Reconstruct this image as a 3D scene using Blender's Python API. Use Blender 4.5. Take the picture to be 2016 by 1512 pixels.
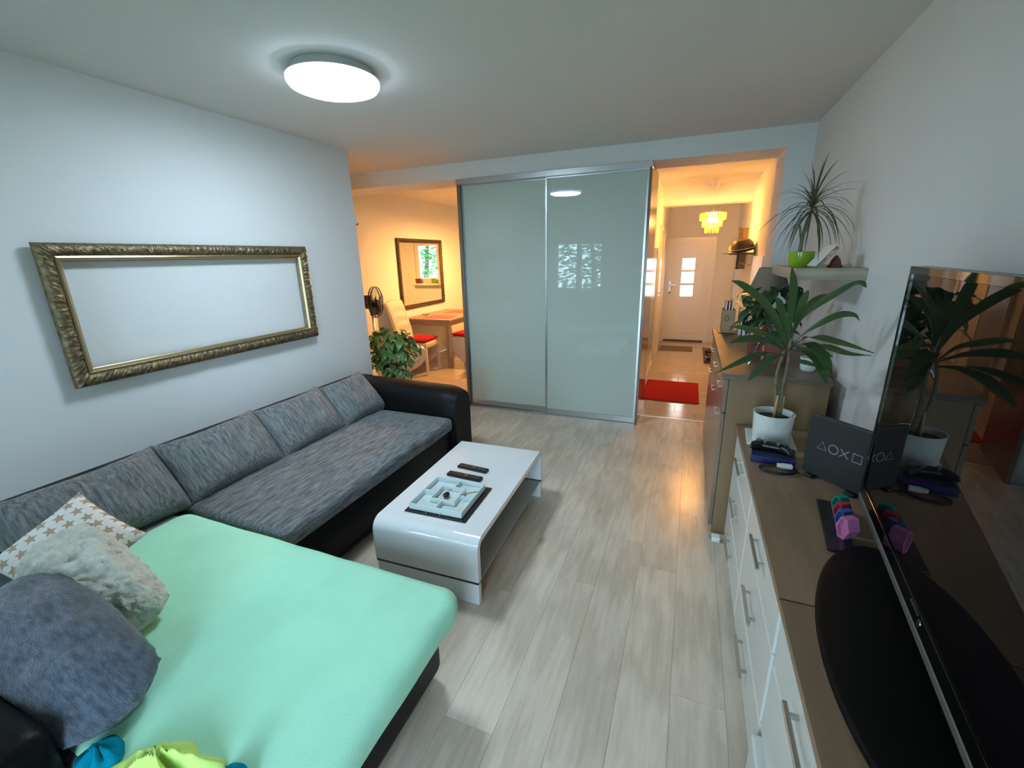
import bpy, bmesh, math, random
from mathutils import Vector, Matrix, noise

for o in list(bpy.data.objects): bpy.data.objects.remove(o, do_unlink=True)
S = bpy.context.scene
C = S.collection
R = math.radians
PI = math.pi

# ------------------------------------------------------------------ camera
YAW, PIT, ROL, FPX = -22.16544, -16.31256, -1.31243, 855.18
CAMZ = 1.62
def make_camera():
    y, p, r = R(YAW), R(PIT), R(ROL)
    f = Vector((math.sin(y)*math.cos(p), math.cos(y)*math.cos(p), math.sin(p)))
    rt = f.cross(Vector((0, 0, 1))).normalized(); up = rt.cross(f)
    r2 = rt*math.cos(r) + up*math.sin(r); u2 = up*math.cos(r) - rt*math.sin(r)
    m = Matrix((r2, u2, -f)).transposed().to_4x4(); m.translation = (0, 0, CAMZ)
    cd = bpy.data.cameras.new('camera'); cd.sensor_fit = 'HORIZONTAL'; cd.sensor_width = 36
    cd.lens = FPX*36/2016; cd.clip_start = .02; cd.clip_end = 200
    co = bpy.data.objects.new('camera', cd); C.objects.link(co); co.matrix_world = m
    S.camera = co
make_camera()

# ------------------------------------------------------------------ world, exposure
S.view_settings.view_transform = 'Standard'; S.view_settings.look = 'None'
S.view_settings.gamma = 1; S.view_settings.use_curve_mapping = False
S.view_settings.exposure = 1.9
SKY = 5.5           # daylight outside
LAMP = 18.0         # ceiling lamp diffuser
HALL = 325.0        # hallway bulbs
DINE = 1150.0        # dining bulbs
w = bpy.data.worlds.new('world'); S.world = w; w.use_nodes = True
bg = w.node_tree.nodes['Background']
bg.inputs[0].default_value = (0.58, 0.82, 1.05, 1); bg.inputs[1].default_value = SKY
# portal in the living room window opening (guides sampling of the sky, emits nothing itself)
def portal(loc, rot, sx, sy):
    l = bpy.data.lights.new('window_portal', 'AREA'); l.shape = 'RECTANGLE'; l.size = sx; l.size_y = sy
    l.cycles.is_portal = True
    o = bpy.data.objects.new('window_portal', l); C.objects.link(o); o.location = loc; o.rotation_euler = rot
portal((-2.22, -1.05, 1.40), (R(90), 0, 0), 1.14, 1.12)
portal((-.40, -1.05, 1.03), (R(90), 0, 0), .90, 2.04)

# ------------------------------------------------------------------ helpers
def wm(o):
    m = o.matrix_basis.copy()
    if o.parent: m = wm(o.parent) @ o.matrix_parent_inverse @ m
    return m
def attach(o, parent):
    if parent is not None:
        o.parent = parent; o.matrix_parent_inverse = wm(parent).inverted()
def tag(o, label=None, cat=None, group=None, kind=None):
    if label: o['label'] = label
    if cat: o['category'] = cat
    if group: o['group'] = group
    if kind: o['kind'] = kind
    return o
def thing(name, label, cat, loc=(0, 0, 0), rz=0, group=None, kind=None):
    o = bpy.data.objects.new(name, None); C.objects.link(o); o.empty_display_size = .05
    o.location = loc; o.rotation_euler = (0, 0, rz)
    return tag(o, label, cat, group, kind)
def link_mesh(name, me, mat, parent=None, loc=None, smooth=False):
    if mat is not None and not me.materials: me.materials.append(mat)
    if smooth:
        for p in me.polygons: p.use_smooth = True
    o = bpy.data.objects.new(name, me); C.objects.link(o)
    if loc is not None: o.location = loc
    attach(o, parent)
    return o
def bmo(name, bm, mat, parent=None, smooth=False, recentre=True):
    vs = [v.co for v in bm.verts]
    c = Vector((0, 0, 0))
    if recentre and vs:
        lo = Vector((min(v[i] for v in vs) for i in range(3))); hi = Vector((max(v[i] for v in vs) for i in range(3)))
        c = (lo+hi)/2
        c.z = lo.z
        bmesh.ops.translate(bm, verts=bm.verts, vec=-c)
    bmesh.ops.recalc_face_normals(bm, faces=bm.faces)
    me = bpy.data.meshes.new(name); bm.to_mesh(me); bm.free()
    return link_mesh(name, me, mat, parent, c, smooth)
def add_box(bm, x0, x1, y0, y1, z0, z1, bev=0, seg=2):
    r = bmesh.ops.create_cube(bm, size=1)
    for v in r['verts']:
        v.co = Vector(((x0+x1)/2+v.co.x*(x1-x0), (y0+y1)/2+v.co.y*(y1-y0), (z0+z1)/2+v.co.z*(z1-z0)))
    if bev:
        es = list({e for v in r['verts'] for e in v.link_edges})
        bmesh.ops.bevel(bm, geom=es, offset=bev, segments=seg, affect='EDGES', profile=.5)
def box(name, x0, x1, y0, y1, z0, z1, mat, parent=None, bev=0, seg=2, smooth=False):
    bm = bmesh.new(); add_box(bm, x0, x1, y0, y1, z0, z1, bev, seg)
    return bmo(name, bm, mat, parent, smooth)
def boxes(name, lst, mat, parent=None, bev=0, seg=1):
    bm = bmesh.new()
    for b in lst: add_box(bm, *b, bev, seg)
    return bmo(name, bm, mat, parent)
def add_lathe(bm, prof, c=(0, 0, 0), n=32, axis='Z'):
    rings = []
    for r, z in prof:
        ring = []
        for i in range(n):
            a = 2*PI*i/n
            p = (r*math.cos(a), r*math.sin(a), z)
            if axis == 'X': p = (p[2], p[0], p[1])
            if axis == 'Y': p = (p[0], p[2], p[1])
            ring.append(bm.verts.new((c[0]+p[0], c[1]+p[1], c[2]+p[2])))
        rings.append(ring)
    for a, b in zip(rings, rings[1:]):
        for i in range(n):
            bm.faces.new((a[i], a[(i+1) % n], b[(i+1) % n], b[i]))
    if prof[0][0] > 1e-5: bm.faces.new(rings[0])
    if prof[-1][0] > 1e-5: bm.faces.new(rings[-1])
    bmesh.ops.remove_doubles(bm, verts=bm.verts, dist=1e-6)
def lathe(name, prof, c, mat, parent=None, n=32, axis='Z', smooth=True):
    bm = bmesh.new(); add_lathe(bm, prof, c, n, axis)
    o = bmo(name, bm, mat, parent, smooth)
    if smooth: auto_smooth(o)
    return o
def auto_smooth(o, ang=40):
    me = o.data
    try: me.set_sharp_from_angle(angle=R(ang))
    except Exception: pass
def smooth_pts(pts, n):
    P = [Vector(p) for p in pts]; out = []
    P = [2*P[0]-P[1]] + P + [2*P[-1]-P[-2]]
    m = len(P)-3
    for k in range(n):
        t = k/(n-1)*m; i = min(int(t), m-1); u = t-i
        a, b, c, d = P[i:i+4]
        out.append(.5*((2*b)+(c-a)*u+(2*a-5*b+4*c-d)*u*u+(3*b-a-3*c+d)*u*u*u))
    return out
def add_tube(bm, pts, rad, n=8, closed=False):
    P = [Vector(p) for p in pts]; m = len(P); rings = []
    rads = rad if isinstance(rad, (list, tuple)) else [rad]*m
    prev = None
    for i, p in enumerate(P):
        if closed: t = (P[(i+1) % m]-P[i-1]).normalized()
        else: t = (P[min(i+1, m-1)]-P[max(i-1, 0)]).normalized()
        if prev is None:
            s = t.orthogonal().normalized()
        else:
            s = (prev - t*prev.dot(t))
            s = s.normalized() if s.length > 1e-6 else t.orthogonal().normalized()
        prev = s; b = t.cross(s)
        rings.append([bm.verts.new(p+(s*math.cos(2*PI*k/n)+b*math.sin(2*PI*k/n))*rads[i]) for k in range(n)])
    rr = list(zip(rings, rings[1:])) + ([(rings[-1], rings[0])] if closed else [])
    for a, b in rr:
        for k in range(n): bm.faces.new((a[k], a[(k+1) % n], b[(k+1) % n], b[k]))
    if not closed:
        bm.faces.new(rings[0]); bm.faces.new(rings[-1])
def tube(name, pts, rad, mat, parent=None, n=8, closed=False, smooth=True):
    bm = bmesh.new(); add_tube(bm, pts, rad, n, closed)
    return bmo(name, bm, mat, parent, smooth)
def prism(name, poly, axis, a0, a1, mat, parent=None, bev=0):
    """poly: list of 2D pts; axis: extrusion axis"""
    bm = bmesh.new()
    def P(u, v, a):
        return {'X': (a, u, v), 'Y': (u, a, v), 'Z': (u, v, a)}[axis]
    A = [bm.verts.new(P(u, v, a0)) for u, v in poly]; B = [bm.verts.new(P(u, v, a1)) for u, v in poly]
    bm.faces.new(A); bm.faces.new(list(reversed(B))); n = len(poly)
    for i in range(n): bm.faces.new((A[i], A[(i+1) % n], B[(i+1) % n], B[i]))
    if bev: bmesh.ops.bevel(bm, geom=list(bm.edges), offset=bev, segments=2, affect='EDGES')
    return bmo(name, bm, mat, parent)
def copy_tree(o, parent=None):
    c = o.copy(); C.objects.link(c)
    if parent is not None: c.parent = parent
    for ch in [x for x in bpy.data.objects if x.parent == o]: copy_tree(ch, c)
    return c

# ------------------------------------------------------------------ materials
def mat(name, col, rough=.5, metal=0, spec=.5, coat=0, noise_s=0, noise_a=0, bump=0, bump_s=60, stretch=None, emit=None, emit_s=0, sheen=0, trans=0, obj_rand=0):
    m = bpy.data.materials.new(name); m.use_nodes = True; nt = m.node_tree; N = nt.nodes; L = nt.links
    b = N['Principled BSDF']
    b.inputs['Base Color'].default_value = (*col, 1); b.inputs['Roughness'].default_value = rough
    b.inputs['Metallic'].default_value = metal; b.inputs['Specular IOR Level'].default_value = spec
    b.inputs['Coat Weight'].default_value = coat; b.inputs['Coat Roughness'].default_value = .03
    b.inputs['Sheen Weight'].default_value = sheen; b.inputs['Transmission Weight'].default_value = trans
    if emit: b.inputs['Emission Color'].default_value = (*emit, 1); b.inputs['Emission Strength'].default_value = emit_s
    if noise_a or bump:
        tc = N.new('ShaderNodeTexCoord'); mp = N.new('ShaderNodeMapping'); L.new(tc.outputs['Object'], mp.inputs[0])
        if stretch: mp.inputs['Scale'].default_value = stretch
    if noise_a:
        nz = N.new('ShaderNodeTexNoise'); nz.inputs['Scale'].default_value = noise_s; nz.inputs['Detail'].default_value = 6
        L.new(mp.outputs[0], nz.inputs['Vector'])
        mr = N.new('ShaderNodeMapRange'); mr.inputs[1].default_value = .3; mr.inputs[2].default_value = .7
        mr.inputs[3].default_value = 1-noise_a; mr.inputs[4].default_value = 1+noise_a
        L.new(nz.outputs[0], mr.inputs[0])
        hs = N.new('ShaderNodeHueSaturation'); hs.inputs['Color'].default_value = (*col, 1)
        L.new(mr.outputs[0], hs.inputs['Value']); L.new(hs.outputs[0], b.inputs['Base Color'])
    if bump:
        nb = N.new('ShaderNodeTexNoise'); nb.inputs['Scale'].default_value = bump_s; nb.inputs['Detail'].default_value = 4
        L.new(mp.outputs[0], nb.inputs['Vector'])
        bp = N.new('ShaderNodeBump'); bp.inputs['Strength'].default_value = bump; bp.inputs['Distance'].default_value = .01
        L.new(nb.outputs[0], bp.inputs['Height']); L.new(bp.outputs[0], b.inputs['Normal'])
    return m
def wood(name, c1, c2, axis=1, rough=.4, spec=.5, scale=1., rand=0., coat=0, knots=False):
    """grain stretched along the given axis (0 X, 1 Y, 2 Z)"""
    m = bpy.data.materials.new(name); m.use_nodes = True; nt = m.node_tree; N = nt.nodes; L = nt.links
    b = N['Principled BSDF']; b.inputs['Roughness'].default_value = rough; b.inputs['Specular IOR Level'].default_value = spec
    b.inputs['Coat Weight'].default_value = coat; b.inputs['Coat Roughness'].default_value = .05
    tc = N.new('ShaderNodeTexCoord'); oi = N.new('ShaderNodeObjectInfo')
    mul = N.new('ShaderNodeMath'); mul.operation = 'MULTIPLY'; mul.inputs[1].default_value = 37.
    L.new(oi.outputs['Random'], mul.inputs[0])
    add = N.new('ShaderNodeVectorMath'); add.operation = 'ADD'
    L.new(tc.outputs['Object'], add.inputs[0]); L.new(mul.outputs[0], add.inputs[1])
    mp = N.new('ShaderNodeMapping'); s = [14*scale]*3; s[axis] = 1.1*scale; mp.inputs['Scale'].default_value = s
    L.new(add.outputs[0], mp.inputs[0])
    n1 = N.new('ShaderNodeTexNoise'); n1.inputs['Scale'].default_value = 2.2; n1.inputs['Detail'].default_value = 8; n1.inputs['Roughness'].default_value = .65
    n1.inputs['Distortion'].default_value = .6
    L.new(mp.outputs[0], n1.inputs['Vector'])
    mp2 = N.new('ShaderNodeMapping'); s2 = [5*scale]*3; s2[axis] = 1.0*scale; mp2.inputs['Scale'].default_value = s2
    L.new(add.outputs[0], mp2.inputs[0])
    wv = N.new('ShaderNodeTexWave'); wv.wave_type = 'RINGS'; wv.inputs['Scale'].default_value = 2.3; wv.inputs['Distortion'].default_value = 5.5
    wv.inputs['Detail'].default_value = 3; wv.inputs['Detail Scale'].default_value = 1.3
    L.new(mp2.outputs[0], wv.inputs['Vector'])
    mx = N.new('ShaderNodeMath'); mx.operation = 'MULTIPLY_ADD'; mx.inputs[1].default_value = .28
    L.new(wv.outputs['Fac'], mx.inputs[0]); L.new(n1.outputs[0], mx.inputs[2])
    cr = N.new('ShaderNodeValToRGB'); cr.color_ramp.elements[0].position = .40; cr.color_ramp.elements[1].position = .86
    cr.color_ramp.elements[0].color = (*c1, 1); cr.color_ramp.elements[1].color = (*c2, 1)
    L.new(mx.outputs[0], cr.inputs[0])
    out = cr.outputs[0]
    if knots:
        vo = N.new('ShaderNodeTexVoronoi'); vo.inputs['Scale'].default_value = 2.6
        mp3 = N.new('ShaderNodeMapping'); s3 = [1.]*3; s3[axis] = .45; mp3.inputs['Scale'].default_value = s3
        L.new(add.outputs[0], mp3.inputs[0]); L.new(mp3.outputs[0], vo.inputs['Vector'])
        kr = N.new('ShaderNodeMapRange'); kr.inputs[1].default_value = .02; kr.inputs[2].default_value = .07
        kr.inputs[3].default_value = .72; kr.inputs[4].default_value = 1
        L.new(vo.outputs['Distance'], kr.inputs[0])
        hk = N.new('ShaderNodeHueSaturation'); L.new(kr.outputs[0], hk.inputs['Value']); L.new(out, hk.inputs['Color']); out = hk.outputs[0]
    if rand:
        hs = N.new('ShaderNodeHueSaturation'); mr = N.new('ShaderNodeMapRange')
        mr.inputs[3].default_value = 1-rand; mr.inputs[4].default_value = 1+rand
        L.new(oi.outputs['Random'], mr.inputs[0]); L.new(mr.outputs[0], hs.inputs['Value'])
        L.new(out, hs.inputs['Color']); out = hs.outputs[0]
    L.new(out, b.inputs['Base Color'])
    bp = N.new('ShaderNodeBump'); bp.inputs['Strength'].default_value = .12; bp.inputs['Distance'].default_value = .004
    L.new(mx.outputs[0], bp.inputs['Height']); L.new(bp.outputs[0], b.inputs['Normal'])
    return m
def fabric_streak(name, c1, c2, stretch, rough=.9):
    m = bpy.data.materials.new(name); m.use_nodes = True; nt = m.node_tree; N = nt.nodes; L = nt.links
    b = N['Principled BSDF']; b.inputs['Roughness'].default_value = rough; b.inputs['Specular IOR Level'].default_value = .2
    b.inputs['Sheen Weight'].default_value = .15
    tc = N.new('ShaderNodeTexCoord'); mp = N.new('ShaderNodeMapping'); mp.inputs['Scale'].default_value = stretch
    L.new(tc.outputs['Object'], mp.inputs[0])
    n1 = N.new('ShaderNodeTexNoise'); n1.inputs['Scale'].default_value = 3.; n1.inputs['Detail'].default_value = 9; n1.inputs['Roughness'].default_value = .75
    L.new(mp.outputs[0], n1.inputs['Vector'])
    cr = N.new('ShaderNodeValToRGB'); cr.color_ramp.elements[0].position = .38; cr.color_ramp.elements[1].position = .68
    cr.color_ramp.elements[0].color = (*c1, 1); cr.color_ramp.elements[1].color = (*c2, 1)
    L.new(n1.outputs[0], cr.inputs[0]); L.new(cr.outputs[0], b.inputs['Base Color'])
    bp = N.new('ShaderNodeBump'); bp.inputs['Strength'].default_value = .35; bp.inputs['Distance'].default_value = .004
    L.new(n1.outputs[0], bp.inputs['Height']); L.new(bp.outputs[0], b.inputs['Normal'])
    return m
def star_print(name, white, tan):
    m = bpy.data.materials.new(name); m.use_nodes = True; nt = m.node_tree; N = nt.nodes; L = nt.links
    b = N['Principled BSDF']; b.inputs['Roughness'].default_value = .9; b.inputs['Specular IOR Level'].default_value = .2
    tc = N.new('ShaderNodeTexCoord'); sp = N.new('ShaderNodeSeparateXYZ'); L.new(tc.outputs['Object'], sp.inputs[0])
    def M(op, a, b2=None, c=None):
        n = N.new('ShaderNodeMath'); n.operation = op
        for i, x in enumerate((a, b2, c)):
            if x is None: continue
            if isinstance(x, (int, float)): n.inputs[i].default_value = x
            else: L.new(x, n.inputs[i])
        return n.outputs[0]
    T = 21.0
    def layer(ox, oy, rot, rad):
        u = M('MULTIPLY_ADD', sp.outputs[0], T, ox); v0 = M('MULTIPLY_ADD', sp.outputs[1], T, oy)
        row = M('FLOOR', v0); sh = M('MULTIPLY', row, .5)
        u = M('ADD', u, sh)
        fu = M('SUBTRACT', M('FRACT', u), .5); fv = M('SUBTRACT', M('FRACT', v0), .5)
        r = M('SQRT', M('ADD', M('MULTIPLY', fu, fu), M('MULTIPLY', fv, fv)))
        a = M('ADD', M('ARCTAN2', fv, fu), rot)
        k = 2*PI/5
        q = M('SUBTRACT', M('FRACT', M('ADD', M('DIVIDE', a, k), 10.)), .5)
        mm = M('MULTIPLY', M('ABSOLUTE', q), k)
        px = M('MULTIPLY', r, M('COSINE', mm)); py = M('MULTIPLY', r, M('SINE', mm))
        ri = .45*rad
        bx, by = ri*math.cos(PI/5)-rad, ri*math.sin(PI/5)
        val = M('SUBTRACT', M('MULTIPLY', M('SUBTRACT', px, rad), by), M('MULTIPLY', py, bx))
        return M('LESS_THAN', val, 0.)
    s = layer(.2, .3, .4, .46)
    mx = N.new('ShaderNodeMix'); mx.data_type = 'RGBA'
    mx.inputs[6].default_value = (*white, 1); mx.inputs[7].default_value = (*tan, 1)
    L.new(s, mx.inputs[0]); L.new(mx.outputs[2], b.inputs['Base Color'])
    return m
def leafmat(name, c, c2, rough=.4):
    m = mat(name, c, rough, noise_s=9, noise_a=.35)
    N = m.node_tree.nodes; L = m.node_tree.links; b = N['Principled BSDF']
    oi = N.new('ShaderNodeObjectInfo'); mx = N.new('ShaderNodeMix'); mx.data_type = 'RGBA'
    src = b.inputs['Base Color'].links[0].from_socket
    L.new(oi.outputs['Random'], mx.inputs[0]); L.new(src, mx.inputs[6]); mx.inputs[7].default_value = (*c2, 1)
    L.new(mx.outputs[2], b.inputs['Base Color'])
    return m

M = {}
M['wall'] = mat('wall_paint', (.76, .77, .77), .85, spec=.25, bump=.10, bump_s=160)
M['ceil'] = mat('ceiling_paint', (.74, .74, .73), .9, spec=.2, bump=.06, bump_s=120)
M['plank'] = wood('laminate', (.57, .475, .365), (.75, .64, .515), 1, .25, .5, 1.0, .05, knots=True)
M['tile'] = wood('hall_tile', (.46, .36, .27), (.56, .45, .35), 0, .13, .6, .5, .05)
M['grout'] = mat('grout', (.30, .26, .23), .9)
M['leather'] = mat('black_leather', (.004, .0042, .0046), .45, spec=.18, bump=.15, bump_s=150)
M['sofafab'] = fabric_streak('grey_seat_fabric', (.055, .062, .067), (.30, .31, .315), (26, 3, 26))
M['cushfab'] = fabric_streak('grey_cushion_fabric', (.085, .092, .095), (.30, .31, .315), (28, 3.0, 28))
M['sheet'] = mat('mint_sheet', (.45, .90, .65), .9, spec=.15, noise_s=5, noise_a=.05, bump=.12, bump_s=220, sheen=.1)
M['plush'] = mat('grey_plush', (.10, .125, .165), .95, spec=.1, noise_s=34, noise_a=.45, bump=.6, bump_s=120, stretch=(1, 2.5, 1), sheen=.5)
M['fluff'] = mat('cream_fluff', (.60, .60, .52), .95, spec=.1, noise_s=30, noise_a=.15, bump=1.0, bump_s=70, sheen=.4)
M['stars'] = star_print('star_print', (.80, .77, .74), (.46, .34, .23))
M['lime'] = mat('lime_cloth', (.62, .85, .22), .9, spec=.1, noise_s=12, noise_a=.08, bump=.3, bump_s=40)
M['teal'] = mat('teal_cloth', (.0, .26, .38), .9, spec=.1, noise_s=18, noise_a=.2, bump=.4, bump_s=50)
M['gloss'] = mat('white_lacquer', (.80, .81, .82), .06, spec=.6)
M['whitefront'] = mat('white_front', (.76, .77, .74), .22, spec=.5)
M['cabwood'] = wood('brown_oak', (.25, .158, .098), (.325, .21, .132), 1, .38, .5, .8)
M['tallwood'] = wood('grey_oak', (.215, .135, .066), (.255, .162, .082), 2, .45, .5, .8)
M['tallfront'] = wood('gloss_oak', (.20, .145, .105), (.26, .195, .145), 2, .26, .4, .8)
M['talltop'] = wood('oak_top', (.135, .10, .065), (.195, .148, .098), 1, .45, .4, .8)
M['shelfwood'] = wood('shelf_oak', (.34, .285, .215), (.45, .39, .31), 0, .5, .4, .8)
M['alu'] = mat('aluminium', (.55, .57, .58), .3, metal=1)
M['steel'] = mat('brushed_steel', (.62, .62, .60), .28, metal=1)
M['darkside'] = wood('wardrobe_side', (.17, .115, .07), (.24, .17, .11), 2, .16, .6, .8)
M['milk'] = mat('milk_glass', (.50, .59, .53), .02, spec=.5)
M['black'] = mat('black_plastic', (.012, .012, .013), .3)
M['blackgloss'] = mat('black_gloss', (.004, .004, .004), .035, spec=.8)
M['screen'] = mat('tv_screen', (.005, .0035, .0045), .015, spec=.22)
M['grey'] = mat('grey_plastic', (.16, .155, .14), .4)
M['console'] = mat('console_shell', (.030, .031, .032), .5, bump=.1, bump_s=300)
M['print'] = mat('grey_print', (.30, .31, .32), .5)
M['white'] = mat('white_plastic', (.80, .80, .79), .35)
M['ceramic'] = mat('white_ceramic', (.72, .74, .71), .3, noise_s=120, noise_a=.04)
M['dish'] = mat('pale_dish', (.66, .76, .75), .15)
M['date'] = mat('date_skin', (.028, .008, .012), .25)
M['gold'] = mat('old_gold', (.20, .15, .085), .45, metal=.7, noise_s=45, noise_a=.5, bump=.5, bump_s=70)
M['goldlip'] = mat('bright_gold', (.46, .36, .20), .3, metal=.9)
M['lamp'] = mat('lamp_diffuser', (.9, .9, .9), .5, emit=(.68, .86, 1.0), emit_s=LAMP)
M['lamprim'] = mat('lamp_rim', (.9, .9, .9), .5, emit=(.70, .87, 1.0), emit_s=LAMP*.07)
M['lampbase'] = mat('lamp_base', (.6, .62, .64), .5)
M['bulb'] = mat('warm_bulb', (1, .9, .7), .5, emit=(1, .47, .12), emit_s=HALL)
M['bulb2'] = mat('warm_bulb_dining', (1, .9, .7), .5, emit=(1, .46, .115), emit_s=DINE)
M['paint'] = mat('door_white', (.78, .76, .72), .3)
M['pane'] = mat('daylit_pane', (.9, .9, .9), .3, emit=(1, .97, .92), emit_s=1.6)  # emission stands in for daylight behind the entrance door panes
M['mirror'] = mat('mirror', (.86, .86, .86), .01, metal=1)
M['bronze'] = mat('dark_frame', (.075, .045, .025), .4, metal=.4, noise_s=60, noise_a=.5, bump=.5, bump_s=80)
M['cream'] = mat('cream_leather', (.70, .62, .53), .5, bump=.06, bump_s=120)
M['red'] = mat('red_cloth', (.42, .018, .022), .9, spec=.1, noise_s=60, noise_a=.15, bump=.3, bump_s=150)
M['coral'] = mat('coral_mat', (.60, .13, .085), .8)
M['tablewood'] = wood('dining_wood', (.26, .20, .155), (.36, .29, .23), 0, .4)
M['leaf'] = leafmat('dracaena_leaf', (.036, .080, .020), (.06, .11, .03), .35)
M['leaf2'] = leafmat('bush_leaf', (.022, .065, .022), (.04, .10, .03), .35)
M['pothos'] = leafmat('pothos_leaf', (.05, .13, .028), (.13, .23, .065), .35)
M['thin'] = leafmat('thin_leaf', (.07, .10, .035), (.12, .10, .06), .5)
M['stem'] = mat('stem', (.16, .14, .08), .7, noise_s=40, noise_a=.4)
M['soil'] = mat('soil', (.03, .02, .012), 1, noise_s=80, noise_a=.5, bump=.8, bump_s=90)
M['greenpot'] = mat('green_pot', (.24, .40, .015), .14)
M['blue'] = mat('dark_blue_box', (.018, .022, .12), .35)
M['hexgreen'] = mat('green_plastic', (.0, .27, .19), .4)
M['hexred'] = mat('red_plastic', (.52, .03, .06), .4)
M['hexblue'] = mat('blue_plastic', (.05, .12, .42), .4)
M['hexpink'] = mat('pink_plastic', (.62, .20, .42), .4)
M['kraft'] = mat('kraft', (.46, .29, .16), .7, noise_s=20, noise_a=.1)
M['shade'] = mat('taupe_shade', (.24, .19, .145), .85, bump=.1, bump_s=200)
M['purple'] = mat('purple_spine', (.07, .035, .13), .5)
M['beige'] = mat('beige_spine', (.55, .46, .36), .6)
M['brownred'] = mat('brown_red', (.16, .045, .03), .5)
M['terracotta'] = mat('terracotta_red', (.22, .07, .05), .6)
M['cap'] = mat('brown_leather', (.06, .03, .022), .4, noise_s=30, noise_a=.4)
M['scarf'] = mat('gold_scarf', (.42, .28, .11), .6, noise_s=25, noise_a=.5)
M['mat'] = mat('door_mat', (.20, .13, .09), .95, noise_s=80, noise_a=.3)
M['glassy'] = mat('acrylic', (.9, .9, .9), .05, trans=.9)
M['photo'] = mat('photo_print', (.35, .27, .22), .3, noise_s=14, noise_a=.6)
M['bark'] = mat('bark', (.08, .06, .04), .9, noise_s=20, noise_a=.4)
M['tree'] = mat('tree_leaf', (.06, .20, .04), .5, noise_s=3, noise_a=.5)
M['lawn'] = mat('lawn', (.10, .16, .06), .95, noise_s=2, noise_a=.4)
M['greylac'] = mat('grey_lacquer', (.34, .32, .28), .12)
M['footblack'] = mat('matt_black', (.004, .004, .004), .5, spec=.15)
M['curtain'] = mat('curtain', (.75, .76, .75), .9)
def crystal_mat():
    m = bpy.data.materials.new('crystal'); m.use_nodes = True; N = m.node_tree.nodes; L = m.node_tree.links
    b = N['Principled BSDF']; b.inputs['Base Color'].default_value = (.62, .43, .16, 1); b.inputs['Roughness'].default_value = .12
    t = N.new('ShaderNodeBsdfTransparent'); t.inputs[0].default_value = (1, .93, .75, 1)
    mx = N.new('ShaderNodeMixShader'); mx.inputs[0].default_value = .4
    L.new(t.outputs[0], mx.inputs[1]); L.new(b.outputs[0], mx.inputs[2]); L.new(mx.outputs[0], N['Material Output'].inputs[0])
    return m
M['crystal'] = crystal_mat()
def clear_glass(c=(1, 1, 1)):
    m = bpy.data.materials.new('window_glass'); m.use_nodes = True; N = m.node_tree.nodes; L = m.node_tree.links
    N.remove(N['Principled BSDF'])
    t = N.new('ShaderNodeBsdfTransparent'); t.inputs[0].default_value = (*c, 1); g = N.new('ShaderNodeBsdfGlossy'); g.inputs['Roughness'].default_value = .0
    f = N.new('ShaderNodeFresnel'); f.inputs[0].default_value = 1.45
    mx = N.new('ShaderNodeMixShader'); L.new(f.outputs[0], mx.inputs[0]); L.new(t.outputs[0], mx.inputs[1]); L.new(g.outputs[0], mx.inputs[2])
    L.new(mx.outputs[0], N['Material Output'].inputs[0]); return m
M['glass'] = clear_glass()
M['tint'] = clear_glass((.55, .60, .58))

# ------------------------------------------------------------------ room dimensions
XL, XR, YB, YW, ZC, ZB = -2.82, .767, -1.0, 4.164, 2.516, 2.367
XD = -4.10                      # dining side wall with the mirror
YD = 8.50                       # dining far wall
YH = 8.85                       # hallway end wall
YT = 4.46                       # laminate meets hall planks
HL, HR = -.46, .69              # hallway side walls
def struct(o): o['kind'] = 'structure'; return o

# --- floors
fl = struct(box('floor', XL-.15, XR+.1, YB-.1, YT, -.10, -.012, M['grout']))
random.seed(3)
PW = .192
def add_planks(x0, x1, y0, y1, parent):
    meshes = {}
    x = x0; k = 0
    while x < x1-1e-4:
        xe = min(x+PW, x1)
        y = y0-random.random()*1.2
        while y < y1:
            a, b2 = max(y, y0), min(y+1.285, y1)
            if b2-a > .01:
                key = (round(xe-x, 3), round(b2-a, 3))
                if key not in meshes:
                    bm = bmesh.new(); wx, wy = (xe-x-.0007)/2, (b2-a-.0007)/2
                    add_box(bm, -wx, wx, -wy, wy, -.012, 0, .0006, 1)
                    me = bpy.data.meshes.new('plank'); bm.to_mesh(me); bm.free(); me.materials.append(M['plank']); meshes[key] = me
                link_mesh('plank', meshes[key], None, parent, ((x+xe)/2, (a+b2)/2, 0))
            y += 1.285
        x = xe; k += 1
add_planks(XL, XR, YB, YT, fl)
fl2 = struct(box('floor_dining', XD, XL-.15, 3.2, YT, -.10, -.012, M['grout']))
add_planks(XD, XL, 3.2, YT, fl2)
fl3 = struct(box('floor_hall', XD, HR+.05, YT, YH+.1, -.10, -.012, M['grout']))
def add_tiles(x0, x1, y0, y1, parent, tx=.62, ty=.205):
    meshes = {}; y = y0; k = 0
    while y < y1-1e-4:
        ye = min(y+ty, y1); x = x0-(k % 3)*tx/3
        while x < x1:
            a, b2 = max(x, x0), min(x+tx, x1)
            if b2-a > .01:
                key = (round(b2-a, 3), round(ye-y, 3))
                if key not in meshes:
                    bm = bmesh.new(); wx, wy = (b2-a-.003)/2, (ye-y-.003)/2
                    add_box(bm, -wx, wx, -wy, wy, -.012, 0, .001, 1)
                    me = bpy.data.meshes.new('floor_tile'); bm.to_mesh(me); bm.free(); me.materials.append(M['tile']); meshes[key] = me
                link_mesh('floor_tile', meshes[key], None, parent, ((a+b2)/2, (y+ye)/2, 0))
            x += tx
        y = ye; k += 1
add_tiles(HL, HR, YT, YH, fl3)
add_tiles(XD, -2.05, YT, YD, fl3)
struct(box('trim_1', -.37, .59, YT-.012, YT+.012, 0, .004, M['steel']))
struct(box('trim_2', XD, -2.24, YT-.012, YT+.012, 0, .004, M['steel']))

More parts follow.
